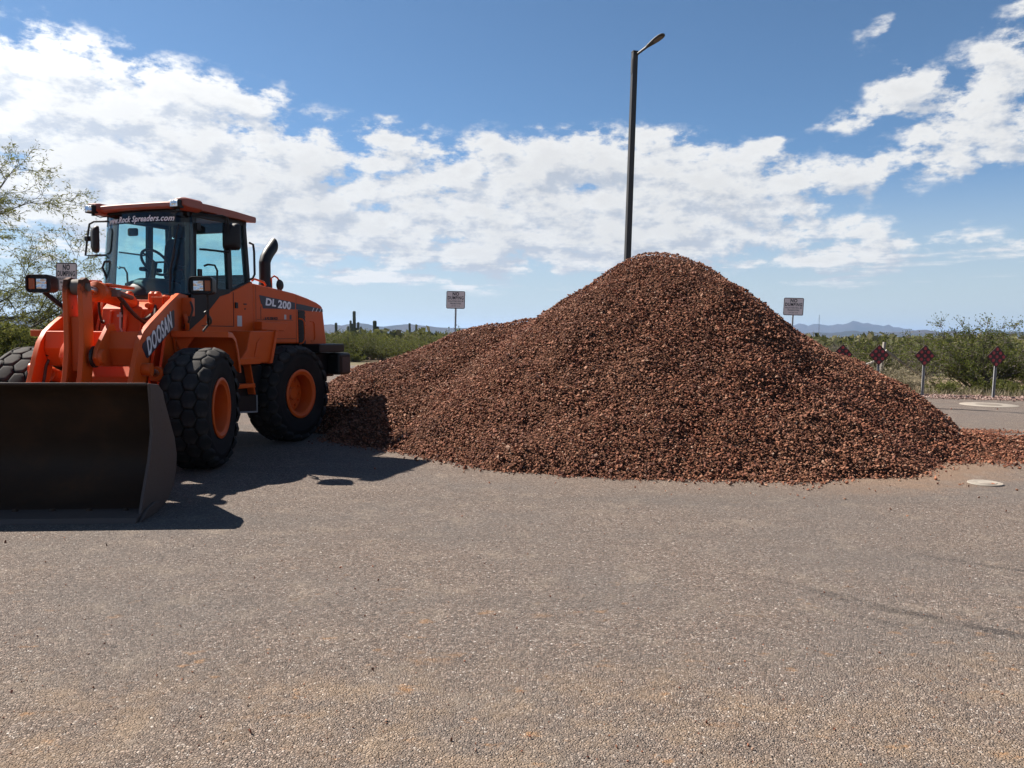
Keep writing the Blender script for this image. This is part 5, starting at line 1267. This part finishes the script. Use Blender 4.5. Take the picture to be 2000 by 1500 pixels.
def leaves_np(pos, dirs, ln, wd, rg):
    """narrow quads (diamond leaves) at pos pointing roughly along dirs"""
    n = len(pos)
    d = dirs + rg.normal(size=(n, 3)) * 0.65; d /= np.linalg.norm(d, axis=1)[:, None]
    s = np.cross(d, rg.normal(size=(n, 3))); s /= np.linalg.norm(s, axis=1)[:, None] + 1e-9
    L = (ln * rg.uniform(0.6, 1.4, n))[:, None]; W = (wd * rg.uniform(0.6, 1.3, n))[:, None]
    V = np.stack([pos, pos + d * L * 0.5 + s * W, pos + d * L, pos + d * L * 0.5 - s * W], 1)
    return V.reshape(-1, 3), np.arange(4 * n).reshape(n, 4)

def shrub(name_seed, h, r, nstem, nleaf, ln, wd, flop=0.5, sub=5, jag=0.25):
    """stems fan out of the base, fork, and carry leaf tufts; returns stem and leaf arrays"""
    rg = np.random.default_rng(name_seed); segs = []; tips = []
    for i in range(nstem):
        a = rg.uniform(0, 2 * PI); out = rg.uniform(0.05, 1.0) ** 0.6
        hh_ = h * rg.uniform(1 - jag - 0.15, 1.0) * (1 - 0.42 * out * out)
        p = np.array([rg.normal() * 0.06 * r, rg.normal() * 0.06 * r, 0.0]); end = np.array([math.cos(a) * r * out, math.sin(a) * r * out, hh_])
        ctrl = np.array([end[0] * (0.35 + flop * 0.2), end[1] * (0.35 + flop * 0.2), hh_ * 0.58])
        q = [((1 - u) ** 2) * p + 2 * u * (1 - u) * ctrl + u * u * end + rg.normal(size=3) * 0.02 * h * (u > 0) for u in np.linspace(0, 1, 6)]
        rad = 0.010 * h * rg.uniform(0.6, 1.2)
        for k in range(5):
            segs.append((q[k], q[k + 1], rad * (1 - k / 6), rad * (1 - (k + 1) / 6)))
        for k in range(2, 6):
            for _ in range(sub + (2 if k == 2 else 0)):
                dv = (q[k] - q[k - 1]); dv = dv / (np.linalg.norm(dv) + 1e-9) + rg.normal(size=3) * 0.75; dv /= np.linalg.norm(dv)
                L = h * rg.uniform(0.07, 0.20); e_ = q[k] + dv * L
                if e_[2] < 0.03: continue
                segs.append((q[k], e_, rad * 0.35, rad * 0.12)); tips.append((q[k], e_))
    T0 = np.array([t_[0] for t_ in tips]); T1 = np.array([t_[1] for t_ in tips])
    idx = rg.integers(0, len(T0), nleaf); u = rg.uniform(0.25, 1.05, nleaf)[:, None]
    pos = T0[idx] * (1 - u) + T1[idx] * u + rg.normal(size=(nleaf, 3)) * 0.022 * h
    dirs = T1[idx] - T0[idx]; dirs /= np.linalg.norm(dirs, axis=1)[:, None]
    return tubes_np(segs), leaves_np(pos, dirs, ln, wd, rg)
def plant_proto(seed, stem_mat, leaf, **k):
    (sv, sf), (lv, lf) = shrub(seed, **k)
    return mesh_np('stems', sv, sf, stem_mat), mesh_np('foliage', lv, lf, leaf)
def plant(name, proto, loc, scale, rz, label, cat, group=None, sz=None):
    root = empty(name, loc, rz); root.scale = (scale, scale, sz or scale)
    tag(root, label, cat, group)
    link(bpy.data.objects.new('stems', proto[0]), root)
    link(bpy.data.objects.new('foliage', proto[1]), root)
    return root
PR = {
    'big': plant_proto(21, M['twig'], M['creosote'], h=2.25, r=2.5, nstem=70, nleaf=17000, ln=0.060, wd=0.017, flop=0.7, sub=6),
    'creo': plant_proto(22, M['twig'], M['creosote'], h=1.8, r=1.6, nstem=42, nleaf=7000, ln=0.065, wd=0.019, flop=0.5),
    'olive': plant_proto(23, M['twig'], M['olive'], h=1.4, r=1.3, nstem=40, nleaf=5000, ln=0.075, wd=0.020, flop=0.6),
    'lime': plant_proto(24, M['twig'], M['lime'], h=1.7, r=1.7, nstem=46, nleaf=6000, ln=0.08, wd=0.022, flop=0.5),
    'low': plant_proto(25, M['twig'], M['lime'], h=0.65, r=0.85, nstem=40, nleaf=3600, ln=0.06, wd=0.018, flop=0.8),
    'dry': plant_proto(26, M['straw'], M['straw'], h=0.9, r=1.0, nstem=110, nleaf=1300, ln=0.09, wd=0.006, flop=0.9, sub=3),
    'bare': plant_proto(27, M['twig'], M['straw'], h=1.3, r=1.2, nstem=60, nleaf=900, ln=0.05, wd=0.008, flop=0.6, sub=6),
}
rp = random.Random(5)
# named shrubs along the right edge
plant('creosote_bush', PR['big'], (15.15, 24.9, -0.03), 1.03, 0.4, 'large green creosote bush with grey stems behind the two right-hand markers', 'bush')
plant('creosote_bush', PR['creo'], (16.9, 22.9, -0.03), 0.95, 2.1, 'green creosote bush cut by the right edge of the photo', 'bush')
plant('creosote_bush', PR['creo'], (13.9, 29.0, -0.03), 1.0, 1.2, 'dense green bush behind the fence brace and the middle marker', 'bush')
plant('dry_bush', PR['dry'], (11.35, 24.0, -0.03), 1.2, 0.2, 'straw coloured dry bush at the foot of the second marker from the right', 'bush')
plant('dry_bush', PR['bare'], (10.2, 27.5, -0.03), 1.05, 2.2, 'bare grey thicket left of the fence brace', 'bush')
plant('dry_bush', PR['dry'], (12.25, 24.1, -0.03), 0.9, 4.0, 'low dry yellow bush between the marker post and the large creosote', 'bush')
plant('low_shrub', PR['low'], (15.9, 22.4, -0.03), 0.9, 1.0, 'low bright green shrub at the foot of the rightmost marker', 'bush')
plant('low_shrub', PR['low'], (17.4, 21.9, -0.03), 1.0, 2.6, 'low yellow green shrub spilling at the right edge of the photo', 'bush')
for x, y, s_, r_, lab in ((13.1, 23.3, 0.75, 0.3, 'low green shrub at the left foot of the large creosote bush'), (14.5, 23.2, 0.85, 1.9, 'low green shrub under the middle of the large creosote bush'), (15.1, 22.7, 0.7, 3.3, 'low green shrub just left of the rightmost marker post'), (12.6, 25.6, 0.8, 4.4, 'low shrub behind the marker third from the left'), (18.3, 21.5, 0.9, 5.2, 'low shrub at the far right beside the gravel strip')):
    plant('low_shrub', PR['low'], (x, y, -0.03), s_, r_, lab, 'bush')
plant('low_shrub', PR['low'], (10.9, 25.0, -0.03), 0.8, 5.0, 'small green shrub under the fence brace', 'bush')
# scattered scrub, nearer band
KIND = {'olive': 'grey olive rounded shrub', 'creo': 'dark green upright shrub', 'bare': 'bare twiggy straw tipped bush', 'lime': 'yellow green feathery shrub', 'low': 'low green shrub', 'dry': 'dry straw coloured bush'}
def scatter(n, fx, keys, group, label, smin, smax, seed):
    r_ = random.Random(seed)
    for i in range(n):
        x, y = fx(r_); k = r_.choice(keys); s_ = r_.uniform(smin, smax)
        plant('desert_shrub', PR[k], (x, y, -0.05 - max(0, (math.hypot(x, y) - 40) / 400) * 0.9), s_, r_.uniform(0, 6.28), KIND[k] + ' ' + label, 'bush', group, s_ * r_.uniform(0.85, 1.1))
scatter(34, lambda r_: ((lambda y: (y * r_.uniform(0.36, 0.80), y))(r_.uniform(28, 52))), ['olive', 'olive', 'olive', 'bare', 'bare', 'lime', 'low'], 'scrub beyond the markers', 'in the scrub belt just beyond the diamond markers', 0.7, 1.02, 1)
scatter(26, lambda r_: ((lambda y: (y * r_.uniform(0.34, 0.80), y))(r_.uniform(52, 90))), ['olive', 'olive', 'bare', 'olive'], 'scrub beyond the markers', 'in the far scrub over the diamond markers', 0.8, 1.15, 2)
scatter(26, lambda r_: ((lambda y: (y * r_.uniform(-0.30, 0.02), y))(r_.uniform(46, 66))), ['lime', 'lime', 'olive', 'creo'], 'scrub behind the loader', 'in the scrub belt behind the loader tail', 0.85, 1.12, 3)
scatter(16, lambda r_: ((lambda y: (y * r_.uniform(-0.30, 0.02), y))(r_.uniform(64, 95))), ['lime', 'olive', 'olive'], 'scrub behind the loader', 'in the far scrub around the saguaros', 0.9, 1.25, 4)
scatter(16, lambda r_: ((lambda y: (y * r_.uniform(-0.95, -0.60), y))(r_.uniform(17.5, 34))), ['creo', 'olive', 'creo', 'lime'], 'scrub on the left', 'under the palo verde at the left edge', 0.8, 1.1, 6)

scatter(22, lambda r_: ((lambda y: (y * r_.uniform(-0.30, 0.02), y))(r_.uniform(44, 60))), ['low', 'low', 'olive'], 'scrub behind the loader', 'at the front of the scrub behind the loader', 0.9, 1.5, 13)
scatter(24, lambda r_: ((lambda y: (y * r_.uniform(0.42, 0.80), y))(r_.uniform(28.0, 40))), ['low', 'low', 'dry', 'bare'], 'scrub beyond the markers', 'in the undergrowth between markers and fence', 0.8, 1.3, 14)

# far scrub that reads as one mass
rg = np.random.default_rng(77)
n = 5200
dist = np.exp(rg.uniform(math.log(80), math.log(1500), n)); ang = R(1) * rg.uniform(-62, 62, n)
cx, cy = np.sin(ang) * dist, np.cos(ang) * dist
ok = (cy > 78); cx, cy, dist = cx[ok], cy[ok], dist[ok]; n = len(cx)
cz = soil_h(cx, cy)
hb = rg.uniform(0.9, 2.6, n) * (1 + 0.3 * (dist > 300)); wb = hb * rg.uniform(0.7, 1.5, n)
per = 46
u = rg.normal(size=(n, per, 3)); u /= np.linalg.norm(u, axis=2)[..., None]; u *= rg.uniform(0.45, 1.0, (n, per, 1))
u[..., 2] = np.abs(u[..., 2])
pos = np.stack([cx[:, None] + u[..., 0] * wb[:, None], cy[:, None] + u[..., 1] * wb[:, None], cz[:, None] + u[..., 2] * hb[:, None]], -1).reshape(-1, 3)
sc = np.repeat(hb, per) * 0.22
d = rg.normal(size=(len(pos), 3)); d /= np.linalg.norm(d, axis=1)[:, None]
s_ = np.cross(d, rg.normal(size=d.shape)); s_ /= np.linalg.norm(s_, axis=1)[:, None]
V = np.stack([pos - d * sc[:, None], pos + s_ * sc[:, None] * 0.6, pos + d * sc[:, None], pos - s_ * sc[:, None] * 0.6], 1).reshape(-1, 3)
o = link(bpy.data.objects.new('desert_scrub', mesh_np('desert_scrub', V, np.arange(len(V)).reshape(-1, 4), M['farleaf']))); tag(o, kind='stuff')

# dry weeds along the lot edge
n = 2600; tt = rg.uniform(0, 1, n); X4 = np.interp(tt, pu, path[:, 0]) + rg.normal(0, 0.25, n); Y4 = np.interp(tt, pu, path[:, 1]) + 1.0 + np.abs(rg.normal(0, 1.0, n))
pos = np.repeat(np.stack([X4, Y4, np.full(n, -0.04)], -1), 5, 0); dirs = np.tile([0, 0, 1.0], (len(pos), 1))
lv, lf = leaves_np(pos + rg.normal(size=pos.shape) * np.array([0.1, 0.1, 0.0]), dirs, 0.28, 0.006, rg)
o = link(bpy.data.objects.new('dry_grass', mesh_np('dry_grass', lv, lf, M['straw']))); tag(o, kind='stuff')

# palo verde at the left edge
def tree(seed, base, limbs, nleaf_per_tip, ln, wd, maxd=5, clear=None):
    rg_ = np.random.default_rng(seed); segs = []; tips = []
    def grow(p, d, L, r_, depth):
        n_ = 4; q = p.copy(); dd_ = d.copy()
        for k in range(n_):
            dd_ = dd_ + rg_.normal(size=3) * 0.13 + np.array([0, 0, 0.03 if depth < 3 else -0.07]); dd_ /= np.linalg.norm(dd_)
            e_ = q + dd_ * L / n_
            segs.append((q, e_, r_ * (1 - 0.13 * k), r_ * (1 - 0.13 * (k + 1))))
            if depth >= 2: tips.append((q, e_, depth))
            if depth < maxd and k >= 1:
                for _ in range(1 if k < n_ - 1 else 2):
                    nd_ = dd_ + rg_.normal(size=3) * (0.50 if depth < 3 else 0.65); nd_ /= np.linalg.norm(nd_)
                    if nd_[2] < -0.35: nd_[2] *= -0.5
                    grow(e_, nd_, L * rg_.uniform(0.52, 0.74), r_ * 0.50, depth + 1)
            q = e_
    for d, L, r_ in limbs:
        grow(np.array(base, float), np.array(d, float) / np.linalg.norm(d), L, r_, 0)
    segs = [s_ for s_ in segs if not (clear is not None and (s_[1][0] > clear + 0.25 * max(0.0, s_[1][2] - 1.5) or (s_[1][0] > 1.2 and s_[1][2] < 2.0)))]
    tips = [t_ for t_ in tips if not (clear is not None and (t_[1][0] > clear + 0.25 * max(0.0, t_[1][2] - 1.5) or (t_[1][0] > 1.2 and t_[1][2] < 2.0)))]
    w = np.array([max(0, t_[2] - 1) for t_ in tips], float); w /= w.sum()
    nl = int(len(tips) * nleaf_per_tip)
    idx = rg_.choice(len(tips), nl, p=w)
    T0 = np.array([t_[0] for t_ in tips])[idx]; T1 = np.array([t_[1] for t_ in tips])[idx]
    u = rg_.uniform(0, 1, nl)[:, None]; pos = T0 * (1 - u) + T1 * u + rg_.normal(size=(nl, 3)) * 0.02
    dr = T1 - T0; dr /= np.linalg.norm(dr, axis=1)[:, None] + 1e-9
    return segs, leaves_np(pos, dr + np.array([0, 0, -0.25]), ln, wd, rg_)
def plant_tree(name, loc, seed, limbs, nl, ln, wd, label, maxd=5, scale=1.0, rz=0.0, clear=None):
    segs, (lv, lf) = tree(seed, (0, 0, 0), limbs, nl, ln, wd, maxd, clear)
    root = empty(name, loc, rz); root.scale = (scale,) * 3; tag(root, label, 'tree')
    thick = [s_ for s_ in segs if s_[2] > 0.022]; thin = [s_ for s_ in segs if s_[2] <= 0.022]
    v, f = tubes_np(thick, 7); link(bpy.data.objects.new('trunk', mesh_np('trunk', v, f, M['green_bark'], True)), root)
    v, f = tubes_np(thin, 3); link(bpy.data.objects.new('twigs', mesh_np('twigs', v, f, M['green_bark'])), root)
    link(bpy.data.objects.new('crown', mesh_np('crown', lv, lf, M['verde'])), root)
    print(name, len(segs), len(lf))
    return root
plant_tree('palo_verde_tree', (-12.6, 16.2, -0.1), 4, [((0.42, -0.05, 1.0), 2.6, 0.075), ((0.62, 0.1, 0.85), 2.4, 0.06), ((-0.25, 0.35, 1.0), 2.7, 0.07), ((0.15, -0.3, 1.0), 2.5, 0.06), ((-0.8, -0.1, 0.8), 2.3, 0.06)], 2.3, 0.075, 0.0085, 'wispy palo verde tree with thin drooping twigs at the left edge behind the loader', clear=3.1)
plant_tree('desert_tree', (-14.2, 22.0, -0.1), 9, [((0.4, 0, 0.8), 1.2, 0.05), ((-0.4, 0.2, 0.8), 1.2, 0.05), ((0.1, -0.4, 0.9), 1.2, 0.05), ((0.7, 0.2, 0.4), 1.1, 0.04)], 2.3, 0.10, 0.016, 'low dense green tree behind the left front fender of the loader', maxd=4)

# saguaros and chollas
m, t, b = new_mat('saguaro_skin'); M['saguaro'] = m
t.put(b.inputs['Base Color'], t.mix(t.noise(obj_coord(t), 3, 5).outputs['Fac'], (0.030, 0.040, 0.020), (0.085, 0.090, 0.050))); b.inputs['Roughness'].default_value = 0.9
def ribbed(mb, pts, r, n=22):
    pts = [Vector(p) for p in pts]; rings = []
    for i, p in enumerate(pts):
        tdir = (pts[min(i + 1, len(pts) - 1)] - pts[max(0, i - 1)]).normalized()
        x = tdir.cross(Vector((0, 1, 0.01))).normalized(); y = tdir.cross(x)
        f = 1.0 if i < len(pts) - 2 else (0.8 if i == len(pts) - 2 else 0.25)
        rings.append([p + (x * math.cos(2 * PI * k / n) + y * math.sin(2 * PI * k / n)) * r * f * (1.0 if k % 2 else 0.84) for k in range(n)])
    mb.loft(rings)
def saguaro(loc, h, r, arms, label, rz=0, group=None):
    root = empty('saguaro', loc, rz); tag(root, label, 'cactus', group)
    mb = MB(); ribbed(mb, [(0, 0, -0.3), (0, 0, h * 0.3), (0.02, 0, h * 0.6), (0, 0, h * 0.85), (0, 0, h - r * 0.7), (0, 0, h - 0.15 * r), (0, 0, h)], r); mb.build('trunk', M['saguaro'], root, smooth=False)
    for az_, z0, out, top in arms:
        c_, s_ = math.cos(R(az_)), math.sin(R(az_))
        pts = [(0, 0, z0), (c_ * out * 0.6, s_ * out * 0.6, z0 + 0.05), (c_ * out, s_ * out, z0 + 0.4), (c_ * out, s_ * out, (z0 + top) / 2), (c_ * out, s_ * out, top - 0.25), (c_ * out, s_ * out, top - 0.06), (c_ * out, s_ * out, top)]
        mb = MB(); ribbed(mb, pts, r * 0.72, 16); mb.build('arm', M['saguaro'], root, smooth=False)
    return root
def at(px, D):
    d = cam.matrix_world.to_3x3() @ Vector(((px - 1000) / 1500.0, 95 / 1500.0, -1.0)); k = D / d.y
    return d.x * k, D, float(soil_h(np.array([d.x * k]), np.array([D]))[0])
saguaro(at(692, 190), 7.7, 0.40, [(180, 2.0, 0.9, 5.4), (200, 1.6, 1.5, 4.0), (0, 1.8, 1.0, 5.0), (20, 1.4, 1.6, 3.9), (350, 2.2, 0.62, 3.6), (170, 1.2, 0.6, 4.6)], 'tallest saguaro with a cluster of upright arms beyond the loader')
saguaro(at(656.5, 200), 5.0, 0.36, [], 'single straight saguaro column just right of the loader hood')
saguaro(at(732, 118), 3.9, 0.30, [(5, 1.7, 0.62, 2.6), (185, 1.3, 0.65, 1.9), (10, 2.2, 0.45, 3.0)], 'branching saguaro standing lower between the hood and the low ridge')
saguaro(at(769, 230), 3.6, 0.42, [], 'short stout saguaro column above the low ridge')
saguaro(at(800, 210), 5.2, 0.30, [], 'thin saguaro left of the pair above the low ridge')
saguaro(at(813, 215), 5.0, 0.30, [(0, 1.5, 0.9, 3.6), (180, 1.5, 0.8, 3.0)], 'saguaro with two close arms above the low ridge')
def cholla(loc, h, label, seed):
    root = empty('cholla', loc); tag(root, label, 'cactus', None)
    r_ = random.Random(seed); mb = MB()
    mb.tube([(0, 0, -0.1), (0.03, 0, h * 0.55)], 0.06, 7, 0.05); mb.build('trunk', M['twig'], root)
    mb = MB()
    for k in range(16):
        a = r_.uniform(0, 6.28); z = h * r_.uniform(0.4, 0.7); L = h * r_.uniform(0.2, 0.36); e_ = r_.uniform(-0.1, 0.8)
        mb.tube([(0, 0, z), (math.cos(a) * L * 0.6, math.sin(a) * L * 0.6, z + L * e_ * 0.6), (math.cos(a) * L, math.sin(a) * L, z + L * e_)], 0.055, 7, 0.04)
    mb.build('arm', M['straw'], root)
cholla((12.0, 30.3, -0.03), 1.35, 'pale spiny cholla behind the fence, left of the hidden post', 1)
cholla((11.2, 30.0, -0.03), 0.95, 'small pale cholla near the top of the heap flank', 2)
cholla((15.5, 33.5, -0.03), 1.2, 'pale cholla between the two middle markers', 3)

# ------------------------------------------------------------------ air
m = bpy.data.materials.new('haze_air'); m.use_nodes = True
t = NT(m.node_tree)
for nd in list(t.n): t.n.remove(nd)
pv = t.node('ShaderNodeVolumePrincipled'); pv.inputs['Color'].default_value = (0.46, 0.66, 1.0, 1); pv.inputs['Density'].default_value = 0.000080; pv.inputs['Anisotropy'].default_value = 0.3
mo = t.node('ShaderNodeOutputMaterial'); t.l.new(pv.outputs[0], mo.inputs['Volume'])
mb = MB(); mb.hullbox((-16000, -15500, -40), (16000, 16500, 190)); hz = mb.build('haze', m, smooth=False); tag(hz, kind='stuff')
